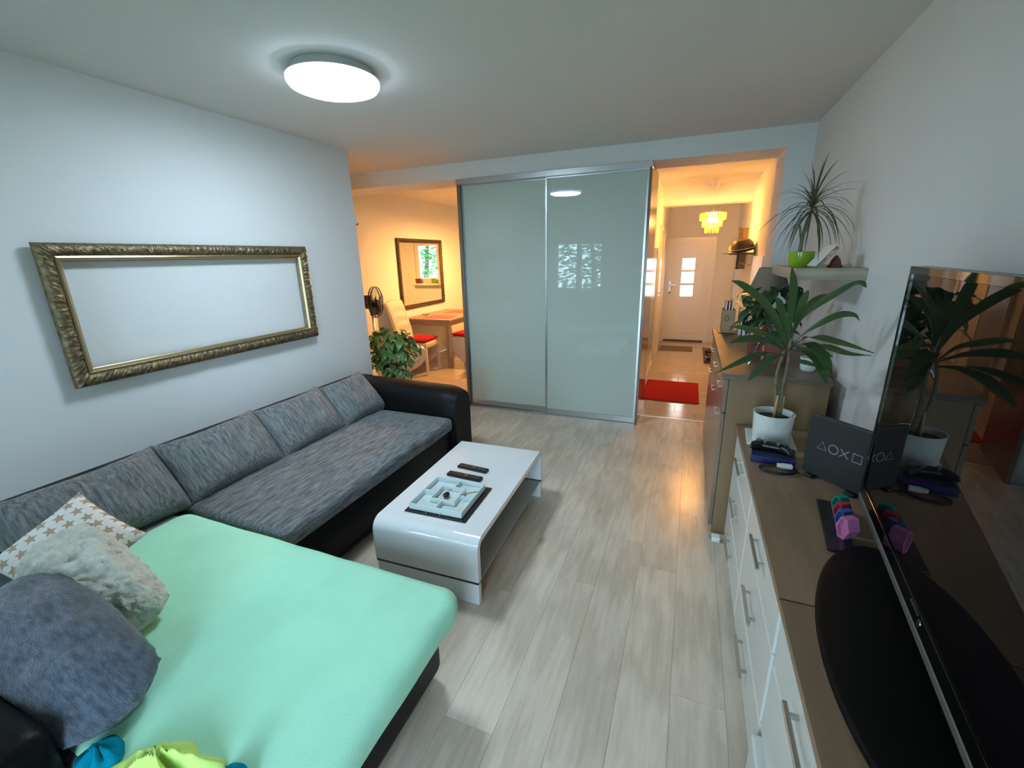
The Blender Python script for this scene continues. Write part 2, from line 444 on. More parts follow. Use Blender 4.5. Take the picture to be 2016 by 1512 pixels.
# --- ceiling, beam, walls
struct(box('ceiling', XD-.1, XR+.1, YB-.1, YH+.1, ZC, ZC+.1, M['ceil']))
struct(box('trim_3', XD, XR, YW, 4.58, ZB, ZC, M['wall']))                    # beam over wardrobe and openings
struct(box('wall_left', XL-.15, XL, YB, 3.31, 0, ZC, M['wall']))
struct(box('wall_right', XR, XR+.1, YB, 4.6, 0, ZC, M['wall']))
struct(box('wall_far', .588, XR, YW, 4.58, 0, ZB, M['wall']))
struct(box('wall_hall_right', HR, HR+.1, 4.58, YH, 0, ZC, M['wall']))
struct(box('wall_hall_left', HL-.12, HL, 4.98, YH, 0, ZC, M['wall']))
struct(boxes('wall_hall_end', [(HL-.12, -.470, YH, YH+.12, 0, ZC), (.357, HR+.1, YH, YH+.12, 0, ZC), (-.470, .357, YH, YH+.12, 1.87, ZC)], M['wall']))
struct(box('trim_4', HL, HR, 7.0, 7.25, 2.27, ZC, M['wall']))                 # lintel across the hallway
struct(box('wall_dining_left', XD-.1, XD, 3.2, YD, 0, ZC, M['wall']))
struct(box('trim_5', XD, XD+.10, 4.60, 4.92, 0, ZC, M['wall']))               # shallow pier
struct(boxes('wall_dining_far', [(XD, -3.12, YD, YD+.12, 0, ZC), (-2.45, HL-.1, YD, YD+.12, 0, ZC), (-3.12, -2.45, YD, YD+.12, 0, 1.10), (-3.12, -2.45, YD, YD+.12, 2.0, ZC)], M['wall']))
struct(box('wall_dining_front', XD-.1, XL-.15, 3.1, 3.2, 0, ZC, M['wall']))
# back wall with the window opening
struct(boxes('wall_back', [(XL-.15, -2.79, YB-.12, YB, 0, ZC), (-1.65, -.85, YB-.12, YB, 0, ZC), (.05, XR+.1, YB-.12, YB, 0, ZC), (-.85, .05, YB-.12, YB, 2.05, ZC), (-2.79, -1.65, YB-.12, YB, 0, .84), (-2.79, -1.65, YB-.12, YB, 1.96, ZC)], M['wall']))

def window(name, x0, x1, z0, z1, y, n, sill, out):
    """n casements; out = +1 when outdoors lies toward +y"""
    wdw = struct(thing(name, None, None, ((x0+x1)/2, y, z0)))
    t = .055
    ys = sorted((y+out*.03, y+out*.09))
    boxes('window_frame', [(x0, x0+t, *ys, z0, z1), (x1-t, x1, *ys, z0, z1), (x0+t, x1-t, *ys, z0, z0+t), (x0+t, x1-t, *ys, z1-t, z1)], M['paint'], wdw)
    cw = (x1-x0-2*t)/n
    for i in range(n):
        a = x0+t+i*cw; b2 = a+cw
        s = .055; ys2 = sorted((y+out*.01, y+out*.075))
        sa = boxes('sash', [(a, a+s, *ys2, z0+t, z1-t), (b2-s, b2, *ys2, z0+t, z1-t), (a+s, b2-s, *ys2, z0+t, z0+t+s), (a+s, b2-s, *ys2, z1-t-s, z1-t)], M['paint'], wdw)
        box('pane', a+s, b2-s, y+out*.04-.003, y+out*.04+.003, z0+t+s, z1-t-s, M['glass'], sa)
    yy = sorted((y+out*.02, y-out*.18))
    box('window_sill', x0, x1+(.62 if out < 0 else .03), *yy, z0-.035, z0, M['paint'], wdw, .006)
    return wdw
window('window_1', -2.79, -1.65, .84, 1.96, YB, 2, True, -1)
window('window_2', -3.12, -2.45, 1.10, 2.0, YD, 1, True, 1)

def balcony_door(x0, x1, zt):
    d = struct(thing('door_3', None, None, ((x0+x1)/2, YB, 0))); t = .06; y0, y1 = YB-.09, YB-.03
    boxes('door_frame', [(x0, x0+t, y0, y1, 0, zt), (x1-t, x1, y0, y1, 0, zt), (x0+t, x1-t, y0, y1, zt-t, zt), (x0+t, x1-t, y0, y1, 0, .05)], M['paint'], d)
    a, b2, st = x0+t, x1-t, .075
    lf = boxes('door_leaf', [(a, a+st, y0+.01, y1+.015, .05, zt-t), (b2-st, b2, y0+.01, y1+.015, .05, zt-t), (a+st, b2-st, y0+.01, y1+.015, .05, .16), (a+st, b2-st, y0+.01, y1+.015, zt-t-st, zt-t)], M['paint'], d)
    box('pane', a+st, b2-st, YB-.055, YB-.049, .16, zt-t-st, M['glass'], lf)
    boxes('door_handle', [(a+.02, a+.05, y1+.015, y1+.022, .95, 1.10), (a+.028, a+.042, y1+.022, y1+.06, 1.03, 1.044), (a+.028, a+.14, y1+.046, y1+.06, 1.03, 1.044)], M['steel'], lf)
balcony_door(-.85, .05, 2.05)

# --- trees outside the windows
def tree(name, loc, h, rx, rz, n, label, seed):
    random.seed(seed)
    t = thing(name, label, 'tree', loc)
    x, y, z = loc
    tube('trunk', [(x, y, z), (x+.1, y, z+h*.4), (x-.05, y+.1, z+h*.75)], [.12, .09, .04], M['bark'], t)
    bm = bmesh.new()
    for i in range(n):
        u = Vector((random.gauss(0, 1), random.gauss(0, 1), random.gauss(0, 1))).normalized()*random.random()**.4
        c = Vector((x+u.x*rx, y+u.y*rx*.5, z+h*.62+u.z*rz))
        q = Matrix.Rotation(random.random()*6.3, 3, 'Z') @ Matrix.Rotation(random.random()*2-1, 3, 'X')
        s = .07+.06*random.random()
        vs = [bm.verts.new(c+q @ Vector(p)*s) for p in ((-1, 0, 0), (0, -.45, .1), (1, 0, 0), (0, .45, .1))]
        bm.faces.new(vs)
    o = bmo('foliage', bm, M['tree'], t); o['kind'] = 'stuff'
for nm, y0, y1 in (('ground_garden', -14, YB-.3), ('ground_street', YD+.5, 22)):
    struct(box(nm, -14, 12, y0, y1, -1.5, -1.4, M['lawn']))
tree('garden_tree', (-2.6, -4.2, -1.4), 5.2, 1.9, 2.4, 4200, 'leafy green tree outside the living room window', 5)
tree('garden_tree', (-.8, 11.6, -1.2), 5.0, 1.7, 2.4, 2600, 'leafy green tree outside the dining room window', 6)

# ------------------------------------------------------------------ wardrobe
def wardrobe():
    x0, x1, y0, y1, zt = -2.238, -.376, YW-.012, 4.86, 2.365
    t = thing('sliding_wardrobe', 'tall sliding wardrobe with two pale milk-glass doors and aluminium frames', 'wardrobe', ((x0+x1)/2, (y0+y1)/2, 0))
    box('side_panel', x0, x0+.022, y0, y1, 0, zt, M['darkside'], t, .001, 1)
    box('side_panel', x1-.022, x1, y0, y1, 0, zt, M['darkside'], t, .001, 1)
    box('back_panel', x0+.022, x1-.022, y1-.012, y1, 0, zt, M['darkside'], t)
    box('top_panel', x0+.022, x1-.022, y0+.1, y1-.012, zt-.022, zt-.002, M['darkside'], t)
    box('top_track', x0+.004, x1+.004, y0-.022, y0+.08, zt-.05, zt-.001, M['alu'], t, .002, 1)
    box('bottom_track', x0+.024, x1-.024, y0, y0+.08, 0, .012, M['alu'], t, .001, 1)
    def door(a, b2, y):
        z0, z1 = .014, zt-.052
        st = .016
        d = boxes('door', [(a, a+st, y-.012, y+.022, z0, z1), (b2-st, b2, y-.012, y+.022, z0, z1), (a+st, b2-st, y-.008, y+.018, z1-.012, z1)], M['alu'], t)
        box('bottom_rail', a+st, b2-st, y-.008, y+.018, z0, z0+.062, M['alu'], d, .002, 1)
        box('glass_panel', a+st-.002, b2-st+.002, y-.001, y+.006, z0+.060, z1-.010, M['milk'], d)
    door(x0+.026, -1.300, y0+.055)
    door(-1.318, x1-.024, y0+.018)
wardrobe()

# ------------------------------------------------------------------ gold frame on the left wall
def wall_frame(name, label, cat, u0, u1, z0, z1, wall, out, wd, depth, m1, m2, seed, standoff=.012, axis='x', inner=None):
    """rectangular moulding, u = world Y, on the plane x = wall, depth toward out"""
    t = thing(name, label, cat, (wall+out*standoff, (u0+u1)/2, z0))
    corners = [(u0, z0), (u1, z0), (u1, z1), (u0, z1)]
    sg = [(1, 1), (-1, 1), (-1, -1), (1, -1)]
    # profile: (inset from outer edge, height)
    prof = [(0, 0), (0, .45*depth), (.10*wd, .8*depth), (.30*wd, depth), (.52*wd, .96*depth), (.66*wd, .72*depth), (.70*wd, .62*depth)]
    lip = [(.70*wd, .25*depth), (.70*wd, .72*depth), (.80*wd, .80*depth), (.88*wd, .66*depth), (.92*wd, .50*depth), (1.0*wd, .40*depth), (1.0*wd, .0)]
    rnd = seed
    for k in range(4):
        a, b2 = corners[k], corners[(k+1) % 4]; sa, sb = sg[k], sg[(k+1) % 4]
        L = math.hypot(b2[0]-a[0], b2[1]-a[1]); n = max(2, int(L/.006))
        for nm, pr, mt, orn in (('ornate_moulding', prof, m1, True), ('gold_lip', lip, m2, False)):
            bm = bmesh.new(); rows = []
            nn = n if orn else 1
            for i in range(nn+1):
                f = i/nn; row = []
                for ins, h in pr:
                    pa = (a[0]+sa[0]*ins, a[1]+sa[1]*ins); pb = (b2[0]+sb[0]*ins, b2[1]+sb[1]*ins)
                    p = (pa[0]+(pb[0]-pa[0])*f, pa[1]+(pb[1]-pa[1])*f)
                    hh = h
                    if orn and .05*wd < ins < .69*wd:
                        s = f*L/.026
                        hh += depth*.30*(math.sin(s*2*PI)*.14*math.cos(ins/wd*9+math.sin(s*1.3)) + noise.noise(Vector((p[0]*95, p[1]*95, rnd+ins*120)))*.9)
                        hh = max(hh, .2*depth)
                    row.append(bm.verts.new((wall+out*(standoff+hh), p[0], p[1])))
                rows.append(row)
            for r1, r2 in zip(rows, rows[1:]):
                for j in range(len(r1)-1): bm.faces.new((r1[j], r1[j+1], r2[j+1], r2[j]))
                bm.faces.new((r1[-1], r1[0], r2[0], r2[-1]))
            bm.faces.new(rows[0]); bm.faces.new(rows[-1])
            o = bmo(nm, bm, mt, t, True); auto_smooth(o, 35 if not orn else 60)
    return t
wall_frame('picture_frame', 'wide empty ornate gold frame hanging on the left wall above the sofa', 'frame', 1.104, 2.655, 1.040, 1.731, XL, 1, .086, .042, M['gold'], M['goldlip'], 1, .030)

# ------------------------------------------------------------------ ceiling lamp
def ceiling_lamp():
    c = (-1.72, 1.98)
    t = thing('ceiling_lamp', 'round white glowing ceiling lamp above the sofa', 'lamp', (c[0], c[1], 2.43))
    lathe('diffuser', [(0, 2.428), (.12, 2.430), (.185, 2.435), (.207, 2.443), (.207, 2.447), (0, 2.447)], (*c, 0), M['lamp'], t, 48)
    lathe('diffuser_rim', [(0, 2.4475), (.209, 2.4475), (.217, 2.455), (.219, 2.465), (.219, 2.472), (0, 2.472)], (*c, 0), M['lamprim'], t, 48)
    lathe('back_plate', [(0, 2.4723), (.218, 2.4723), (.216, 2.4783), (0, 2.4783)], (*c, 0), M['lampbase'], t, 48)
    lathe('base_ring', [(0, 2.4785), (.19, 2.4785), (.19, 2.5155), (0, 2.5155)], (*c, 0), M['lampbase'], t, 48)
ceiling_lamp()

# ------------------------------------------------------------------ sofa
def soft_box(name, x0, x1, y0, y1, z0, z1, mt, parent, bev=.04, seg=4, puff=0., cuts=14, seed=0):
    bm = bmesh.new(); add_box(bm, x0, x1, y0, y1, z0, z1, bev, seg)
    if puff:
        bmesh.ops.subdivide_edges(bm, edges=[e for e in bm.edges if e.calc_length() > .25], cuts=cuts, use_grid_fill=True)
        cx, cy = (x0+x1)/2, (y0+y1)/2
        for v in bm.verts:
            fx = 1-abs((v.co.x-cx)/(x1-x0)*2)**3; fy = 1-abs((v.co.y-cy)/(y1-y0)*2)**3
            if v.co.z > (z0+z1)/2: v.co.z += puff*max(0, fx)*max(0, fy)+.004*noise.noise(v.co*5+Vector((seed, 0, 0)))
    o = bmo(name, bm, mt, parent, True); auto_smooth(o, 50)
    return o
def sofa():
    t = thing('corner_sofa', 'black leather corner sofa with grey fabric seat along the left wall', 'sofa', (-2.0, 1.5, 0))
    soft_box('base', -2.60, -1.675, 1.15, 2.79, .035, .315, M['leather'], t, .015, 2)
    soft_box('chaise_base', -2.60, -.785, .035, 1.150, .045, .325, M['leather'], t, .05, 4)
    soft_box('backrest', -2.812, -2.60, .03, 3.085, .035, .622, M['leather'], t, .035, 4)
    # far arm: rounded over the top, fuller at the front
    bm = bmesh.new(); n = 18; rows = []
    for i in range(n+1):
        x = -2.60+(i/n)*(.965)
        f = max(0, (i/n-.86)/.14); sh = .03*f*f; dz = .022*f*f + .022*max(0, (i/n-.15))
        y0, y1, z1 = 2.785+sh, 3.085-sh*.6, .635-dz
        row = []
        prof = [(y0+.012, .035), (y0, .07), (y0, z1-.11), (y0+.02, z1-.045), (y0+.075, z1-.005), (y0+.15, z1), (y1-.075, z1-.005), (y1-.02, z1-.05), (y1, z1-.12), (y1, .07), (y1-.012, .035)]
        rows.append([bm.verts.new((x, a, b2)) for a, b2 in prof])
    for r1, r2 in zip(rows, rows[1:]):
        for j in range(len(r1)-1): bm.faces.new((r1[j], r1[j+1], r2[j+1], r2[j]))
        bm.faces.new((r1[-1], r1[0], r2[0], r2[-1]))
    bm.faces.new(rows[0]); bm.faces.new(rows[-1])
    o = bmo('armrest', bm, M['leather'], t, True); auto_smooth(o, 55)
    soft_box('armrest', -2.60, -1.33, .03, .300, .335, .57, M['leather'], t, .05, 4)
    soft_box('seat_cushion', -2.60, -1.635, 1.195, 2.778, .316, .425, M['sofafab'], t, .035, 4, .012, 14, 3)
    soft_box('seat_cushion', -2.60, -.735, .302, 1.150, .327, .415, M['sofafab'], t, .035, 4, .006, 12, 4)
    for x, y in ((-1.75, 2.9), (-.9, .15), (-.9, 1.02), (-1.75, 1.25), (-2.7, .1), (-2.7, 3.0)):
        lathe('foot', [(0, 0), (.022, 0), (.026, .05), (0, .05)], (x, y, 0), M['black'], t, 12)
sofa()

def sheet():
    # fitted sheet: rounded rectangular cap over the chaise cushion, open underneath
    x0, x1, y0, y1, zt, zb = -2.28, -.695, .312, 1.178, .432, .322
    bm = bmesh.new(); rad = .05; nr = 6
    prof = []                                   # (inset, z) from hem to top
    prof += [(.012, zb), (.004, zb+.015), (0, zb+.03)]
    for i in range(nr+1):
        a = PI/2*i/nr; prof.append((rad-rad*math.cos(a), zt-rad+rad*math.sin(a)))
    NX, NY = 46, 30
    def ring(ins, z):
        pts = []
        cr = max(.075-ins, .005)
        xa, xb, ya, yb = x0+ins, x1-ins, y0+ins, y1-ins
        def edge(p, q, n): return [(p[0]+(q[0]-p[0])*k/n, p[1]+(q[1]-p[1])*k/n) for k in range(n)]
        def arc(cx, cy, a0): return [(cx+cr*math.cos(a0+PI/2*k/6), cy+cr*math.sin(a0+PI/2*k/6)) for k in range(6)]
        pts += edge((xa+cr, ya), (xb-cr, ya), NX)+arc(xb-cr, ya+cr, -PI/2)+edge((xb, ya+cr), (xb, yb-cr), NY)+arc(xb-cr, yb-cr, 0)
        pts += edge((xb-cr, yb), (xa+cr, yb), NX)+arc(xa+cr, yb-cr, PI/2)+edge((xa, yb-cr), (xa, ya+cr), NY)+arc(xa+cr, ya+cr, PI)
        out = []
        for p in pts:
            hem = max(0, (zb+.05-z)/.05)
            zz = z+hem*.012*noise.noise(Vector((p[0]*4, p[1]*4, 2)))
            off = .004*noise.noise(Vector((p[0]*6, p[1]*6, z*8)))
            out.append(bm.verts.new((p[0]+off, p[1]+off, zz)))
        return out
    rings = [ring(*p) for p in prof]
    for ins in (.12, .22, .32, .41):
        rings.append(ring(ins, zt+.004))
    for a, b2 in zip(rings, rings[1:]):
        n = len(a)
        for i in range(n): bm.faces.new((a[i], a[(i+1) % n], b2[(i+1) % n], b2[i]))
    bm.faces.new(rings[-1])
    o = bmo('fitted_sheet', bm, M['sheet'], None, True)
    tag(o, 'mint green fitted sheet stretched over the sofa chaise', 'sheet')
    # thin cloth thickness
    md = o.modifiers.new('thick', 'SOLIDIFY'); md.thickness = .003; md.offset = -1
sheet()

def pillow_bm(w, h, t, n=22, pinch=.10, pinchx=None, wr=.012, seed=0, pw=2.4, rag=0, rnd=0):
    bm = bmesh.new(); grid = {}; px = pinch if pinchx is None else pinchx
    for s in (1, -1):
        for i in range(n+1):
            for j in range(n+1):
                u, v = i/n*2-1, j/n*2-1
                edge = i in (0, n) or j in (0, n)
                if s == -1 and edge: grid[s, i, j] = grid[1, i, j]; continue
                th = (max(0, 1-abs(u)**pw)*max(0, 1-abs(v)**pw))**.55
                x = u*w/2*(1-px*.5*(1-v*v)*abs(u)**3)
                y = v*h/2*(1-pinch*.5*(1-u*u)*abs(v)**3)
                x *= math.sqrt(1-rnd*v*v/2); y *= math.sqrt(1-rnd*u*u/2)
                z = s*th*t/2
                p = Vector((x, y, z))
                nz = noise.noise(Vector((x*9+seed*3.1, y*9, s*2.)))*wr + noise.noise(Vector((x*22, y*22+seed*2.3, s*2.)))*wr*.35
                p.z += nz*th*1.2
                if rag: p += Vector((noise.noise(p*60), noise.noise(p*60+Vector((7, 0, 0))), noise.noise(p*60+Vector((0, 9, 0)))))*rag
                grid[s, i, j] = bm.verts.new(p)
    for s in (1, -1):
        for i in range(n):
            for j in range(n):
                f = (grid[s, i, j], grid[s, i+1, j], grid[s, i+1, j+1], grid[s, i, j+1])
                bm.faces.new(f if s == 1 else tuple(reversed(f)))
    return bm
def pillow(name, label, cat, c, e1, e2, w, h, t, mt, group=None, **kw):
    """e1 = width direction, e2 = height direction (made perpendicular)"""
    bm = pillow_bm(w, h, t, **kw)
    bmesh.ops.recalc_face_normals(bm, faces=bm.faces)
    me = bpy.data.meshes.new(name); bm.to_mesh(me); bm.free()
    a = Vector(e1).normalized(); b2 = Vector(e2); b2 = (b2-a*b2.dot(a)).normalized(); n = a.cross(b2)
    m = Matrix((a, b2, n)).transposed().to_4x4(); m.translation = c
    o = link_mesh(name, me, mt, None, None, True); o.matrix_world = m
    tag(o, label, cat, group)
    return o
bc = 'grey back cushions on the sofa'
for i, (y0, y1, lab) in enumerate(((.60, 1.215, 'grey back cushion behind the star pillow, nearest of the four on the sofa'),
                        (1.215, 1.785, 'grey back cushion, second from the near end of the sofa'),
                        (1.785, 2.325, 'grey back cushion, third from the near end of the sofa'),
                        (2.325, 2.79, 'grey back cushion beside the far black armrest'))):
    pillow('back_cushion', lab, 'cushion', (-2.415, (y0+y1)/2, .565), (0, 1, .0+.01*i), (-.27, 0, .34), (y1-y0)+.03, .395, .20, M['cushfab'], bc, seed=i+1, pinch=.30, pinchx=.03, wr=.018, pw=3.2)
pillow('star_pillow', 'white pillow printed with tan stars at the near corner of the sofa', 'pillow', (-2.13, .685, .580), (.84, .18, -.515), (.06, .906, .418), .33, .33, .11, M['stars'], seed=9, pinch=.14, pw=2.6)
pillow('fluffy_pillow', 'cream fluffy pillow lying in front of the star pillow', 'pillow', (-1.825, .612, .572), (.47, 0, -.23), (.0, .8, .30), .53, .26, .18, M['fluff'], seed=12, n=48, rag=.011, pinch=.06, wr=.034, rnd=.6)
pillow('plush_cushion', 'large blue-grey plush cushion at the near end of the sofa', 'cushion', (-1.635, .432, .548), (.9, -.05, -.18), (-.45, .72, .30), .70, .28, .23, M['plush'], seed=15, n=40, rag=.004, pinch=.0, wr=.018, pw=2.0, rnd=.6)

def crumple(name, label, cat, c, rx, ry, h, mt, seed, rot=0):
    bm = bmesh.new(); n = 48; g = {}
    ca, sa = math.cos(rot), math.sin(rot)
    for i in range(n+1):
        for j in range(n+1):
            u, v = i/n*2-1, j/n*2-1
            r = math.hypot(u, v); q = max(abs(u), abs(v)); th = math.atan2(v, u)
            k = 1+.30*noise.noise(Vector((math.cos(th)*1.6, math.sin(th)*1.6, seed)))
            s = (q/r if r > 1e-6 else 1)*k
            x, y = u*s*rx, v*s*ry
            ridge = 1-abs(math.sin(th*2.5+seed+1.2*noise.noise(Vector((x*8, y*8, seed)))))
            z = h*max(0, 1-q)**.8*(.45+.75*ridge)
            z += h*.30*(1-q)*(1-abs(noise.noise(Vector((x*26+y*8, y*20, seed+8))))*2.2)
            z += .12*h*noise.noise(Vector((x*60, y*60, seed+3)))*(1-q)
            g[i, j] = bm.verts.new((c[0]+x*ca-y*sa, c[1]+x*sa+y*ca, c[2]+max(.003, z)))
    for i in range(n):
        for j in range(n): bm.faces.new((g[i, j], g[i+1, j], g[i+1, j+1], g[i, j+1]))
    o = bmo(name, bm, mt, None, True)
    md = o.modifiers.new('thick', 'SOLIDIFY'); md.thickness = .003; md.offset = -1
    tag(o, label, cat)
crumple('crumpled_shirt', 'crumpled lime green garment at the near edge of the sheet', 'clothes', (-1.085, .365, .436), .130, .070, .075, M['lime'], 2.3, .35)
crumple('crumpled_shirt', 'crumpled teal garment left of the lime green one', 'clothes', (-1.272, .332, .436), .06, .045, .040, M['teal'], 5.1)
crumple('crumpled_shirt', 'crumpled teal garment right of the lime green one', 'clothes', (-.90, .405, .436), .06, .055, .055, M['teal'], 7.7, .3)

# ------------------------------------------------------------------ coffee table (local frame: u = length, v = width to the left)
def coffee_table():
    t = thing('coffee_table', 'white gloss waterfall coffee table with grey lacquer shelf', 'table', (0, 0, 0))
    Lg, Wd, H, th, rr = 1.075, .585, .36, .030, .065
    def shell(z_end):
        out = [(0, z_end)]; inn = [(th, z_end)]
        for i in range(9):
            a = PI-PI/2*i/8
            out.append((rr+rr*math.cos(a), H-rr+rr*math.sin(a)))
            inn.append((rr+(rr-th)*math.cos(a), H-rr+(rr-th)*math.sin(a)))
        o2 = [(Lg-x, z) for x, z in reversed(out)]; i2 = [(Lg-x, z) for x, z in reversed(inn)]
        return out+o2+list(reversed(inn+i2))
    poly = shell(.132)
    o = prism('top_shell', [(u, z) for u, z in poly], 'X', -Wd, 0, M['gloss'], t)     # local: X = -v, Y = u
    auto_smooth(o, 30)
    for p in o.data.polygons: p.use_smooth = True
    auto_smooth(o, 30)
    box('lacquer_shelf', -Wd+.006, -.006, .030, Lg-.030, .120, .127, M['greylac'], t, .001, 1)  # opaque grey lacquer board, no glass in it
    for u in (0, Lg-.036): box('gap_strip', -Wd+.002, -.002, u+.002, u+.034, .1175, .1315, M['black'], t)  # black strip put in for the dark gap between shell and leg
    box('leg_panel', -Wd+.004, -.004, .004, .034, 0, .117, M['gloss'], t, .002, 1)
    box('leg_panel', -Wd+.004, -.004, Lg-.034, Lg-.004, 0, .117, M['gloss'], t, .002, 1)
    t.location = (-.815, 1.524, 0); t.rotation_euler = (0, 0, R(1.7))
coffee_table()
def table_pt(u, v):  # u along the length, v to the left from the right edge
    a = R(1.7); return (-.815-u*math.sin(a)-v*math.cos(a), 1.524+u*math.cos(a)-v*math.sin(a))
ZT = .3605
def tray_dish():
    bd = box('black_board', -.176, .176, -.176, .176, 0, .006, M['black'], None, .003, 1)
    tag(bd, 'flat square black board under the pale divided dish', 'board'); bd.location = (-1.115, 1.806, ZT+.0005); bd.rotation_euler = (0, 0, R(2))
    t = thing('divided_dish', 'pale square snack dish with five compartments on the coffee table', 'dish')
    a, h, w2 = .152, .034, .0065
    z0 = 0
    box('dish_floor', -a, a, -a, a, 0, .005, M['dish'], t, .002, 1)
    boxes('rim', [(-a, a, -a, -a+w2, .005, h), (-a, a, a-w2, a, .005, h), (-a, -a+w2, -a+w2, a-w2, .005, h), (a-w2, a, -a+w2, a-w2, .005, h)], M['dish'], t, .001)
    b2 = .072
    boxes('centre_well', [(-b2, b2, -b2, -b2+w2, .005, h), (-b2, b2, b2-w2, b2, .005, h), (-b2, -b2+w2, -b2+w2, b2-w2, .005, h), (b2-w2, b2, -b2+w2, b2-w2, .005, h)], M['dish'], t, .001)
    for q in ((-.003, .003, b2, a-w2), (-.003, .003, -a+w2, -b2), (-a+w2, -b2, -.003, .003), (b2, a-w2, -.003, .003)):
        box('divider', *q, .005, h-.002, M['dish'], t)
    for x in (-.045, .035):
        tube('wire_hook', [(x, -a-.002, .012), (x, -a-.012, .008), (x, -a-.015, -.005)], .0015, M['steel'], t, 6)
    t.location = (-1.120, 1.802, ZT+.008); t.rotation_euler = (0, 0, R(2))
    bm = bmesh.new(); add_lathe(bm, [(0, -.021), (.010, -.017), (.016, 0), (.012, .014), (0, .020)], (0, 0, 0), 16, 'Y')
    d = bmo('date_fruit', bm, M['date'], None, True); tag(d, 'single dark purple date lying in the centre of the dish', 'fruit')
    d.location = (-1.132, 1.800, ZT+.014); d.rotation_euler = (0, 0, R(-25))
    k = prism('snack_knife', [(0, 0), (.009, .004), (.010, .1), (.004, .12), (0, .1)], 'Z', 0, .002, M['steel'], None)
    tag(k, 'small dark knife resting in the right compartment of the dish', 'knife'); k.location = (-1.005, 1.832, ZT+.046); k.rotation_euler = (R(-8), 0, R(-35))
tray_dish()
def remote(x, y, rz, ln, label):
    t = thing('remote_control', label, 'remote', group='remotes on the coffee table')
    box('body', -ln/2, ln/2, -.023, .023, 0, .016, M['black'], t, .006, 3)
    random.seed(int(ln*1000))
    bm = bmesh.new()
    for i in range(11):
        for j in range(3):
            add_box(bm, -ln/2+.018+i*(ln-.036)/10-.003, -ln/2+.018+i*(ln-.036)/10+.003, -.013+j*.013-.0028, -.013+j*.013+.0028, .016, .0175)
    bmo('buttons', bm, M['grey'], t)
    bm = bmesh.new(); add_lathe(bm, [(.011, .0162), (.011, .018), (.007, .018), (.007, .0162)], (ln*.05, 0, 0), 20); bmo('ring_pad', bm, M['steel'], t)
    t.location = (x, y, ZT+.0005); t.rotation_euler = (0, 0, rz)
remote(-1.155, 2.163, R(-4), .205, 'black remote control on the coffee table farther from the dish')
remote(-1.157, 2.055, R(-2), .228, 'black remote control lying next to the pale dish')

# ------------------------------------------------------------------ white drawer units
def bar_handle(x, y0, y1, z, parent, mt, r=.006, stand=.024, axis='Y'):
    h = box('handle', x-stand-r, x-stand+r, y0, y1, z-r, z+r, mt, parent, .0015, 1)
    L = y1-y0
    for yy in (y0+.16*L, y1-.16*L):
        box('handle_post', x-stand+r, x, yy-r*.8, yy+r*.8, z-r*.8, z+r*.8, mt, h)
    return h
XF = .308
def drawer_unit(y0, y1, cols, label, open_bottom=0.0):
    t = thing('drawer_unit', label, 'cabinet', (.53, (y0+y1)/2, 0))
    boxes('carcass', [(XF+.020, .752, y0+.002, y1-.002, .03, .688)], M['whitefront'], t)
    box('plinth', XF+.03, .74, y0+.01, y1-.01, 0, .03, M['whitefront'], t)
    levels = [(.034, .233), (.240, .497), (.504, .686)]
    for a, b2 in cols:
        for k, (z0, z1) in enumerate(levels):
            off = open_bottom if (k == 0) else 0
            d = box('drawer', XF-off, XF+.019-off*.2, a+.004, b2-.004, z0, z1-(.012 if off else 0), M['whitefront'], t, .006, 3)
            c = (a+b2)/2
            bar_handle(XF-off, c-.10, c+.10, (z0+z1)/2+.018, d, M['steel'])
    box('worktop', XF-.012, .760, y0+.0015, y1-.0015, .690, .710, M['cabwood'], t, .002, 1)
drawer_unit(1.170, 2.522, [(1.178, 1.835), (1.835, 2.518)], 'white drawer unit with brown wooden top next to the tall oak sideboard')
drawer_unit(-.15, 1.167, [(.51, 1.160), (-.145, .51)], 'white drawer unit with brown wooden top under the television', .022)

# ------------------------------------------------------------------ tall sideboard
def sideboard():
    x0, x1, y0, y1, zt = .218, .700, 2.535, 4.07, .99
    t = thing('oak_sideboard', 'tall grey-brown oak sideboard with glossy front at the hallway opening', 'sideboard', ((x0+x1)/2, (y0+y1)/2, 0))
    box('end_panel', x0+.022, x1, y0, y0+.022, .0, zt-.032, M['tallwood'], t, .001, 1)
    box('end_panel', x0+.022, x1, y1-.022, y1, .0, zt-.032, M['tallwood'], t, .001, 1)
    box('back_panel', x1-.01, x1, y0+.022, y1-.022, .04, zt-.032, M['tallwood'], t)
    box('bottom_panel', x0+.022, x1-.01, y0+.022, y1-.022, .04, .06, M['tallwood'], t)
    box('top_panel', x0-.012, x1+.006, y0-.012, y1+.012, zt-.030, zt, M['talltop'], t, .002, 1)
    cw = (y1-y0)/3
    for i in range(3):
        a, b2 = y0+i*cw, y0+(i+1)*cw
        for z0, z1 in ((.765, .955),):
            d = box('drawer', x0, x0+.020, a+.003, b2-.003, z0, z1, M['tallfront'], t, .002, 1)
            bar_handle(x0, (a+b2)/2-.08, (a+b2)/2+.08, (z0+z1)/2, d, M['steel'], .003, .014)
        d = box('door', x0, x0+.020, a+.003, b2-.003, .045, .758, M['tallfront'], t, .002, 1)
        bar_handle(x0, (a+b2)/2-.08, (a+b2)/2+.08, .69, d, M['steel'], .003, .014)
sideboard()
ad = thing('cable_adapter', 'small white cable adapter on the floor by the sideboard foot', 'adapter', (.262, 2.46, 0))
box('body', .240, .285, 2.435, 2.485, 0, .030, M['white'], ad, .006, 2)
boxes('plug_pins', [(.228, .240, 2.448, 2.453, .012, .017), (.228, .240, 2.467, 2.472, .012, .017)], M['steel'], ad)

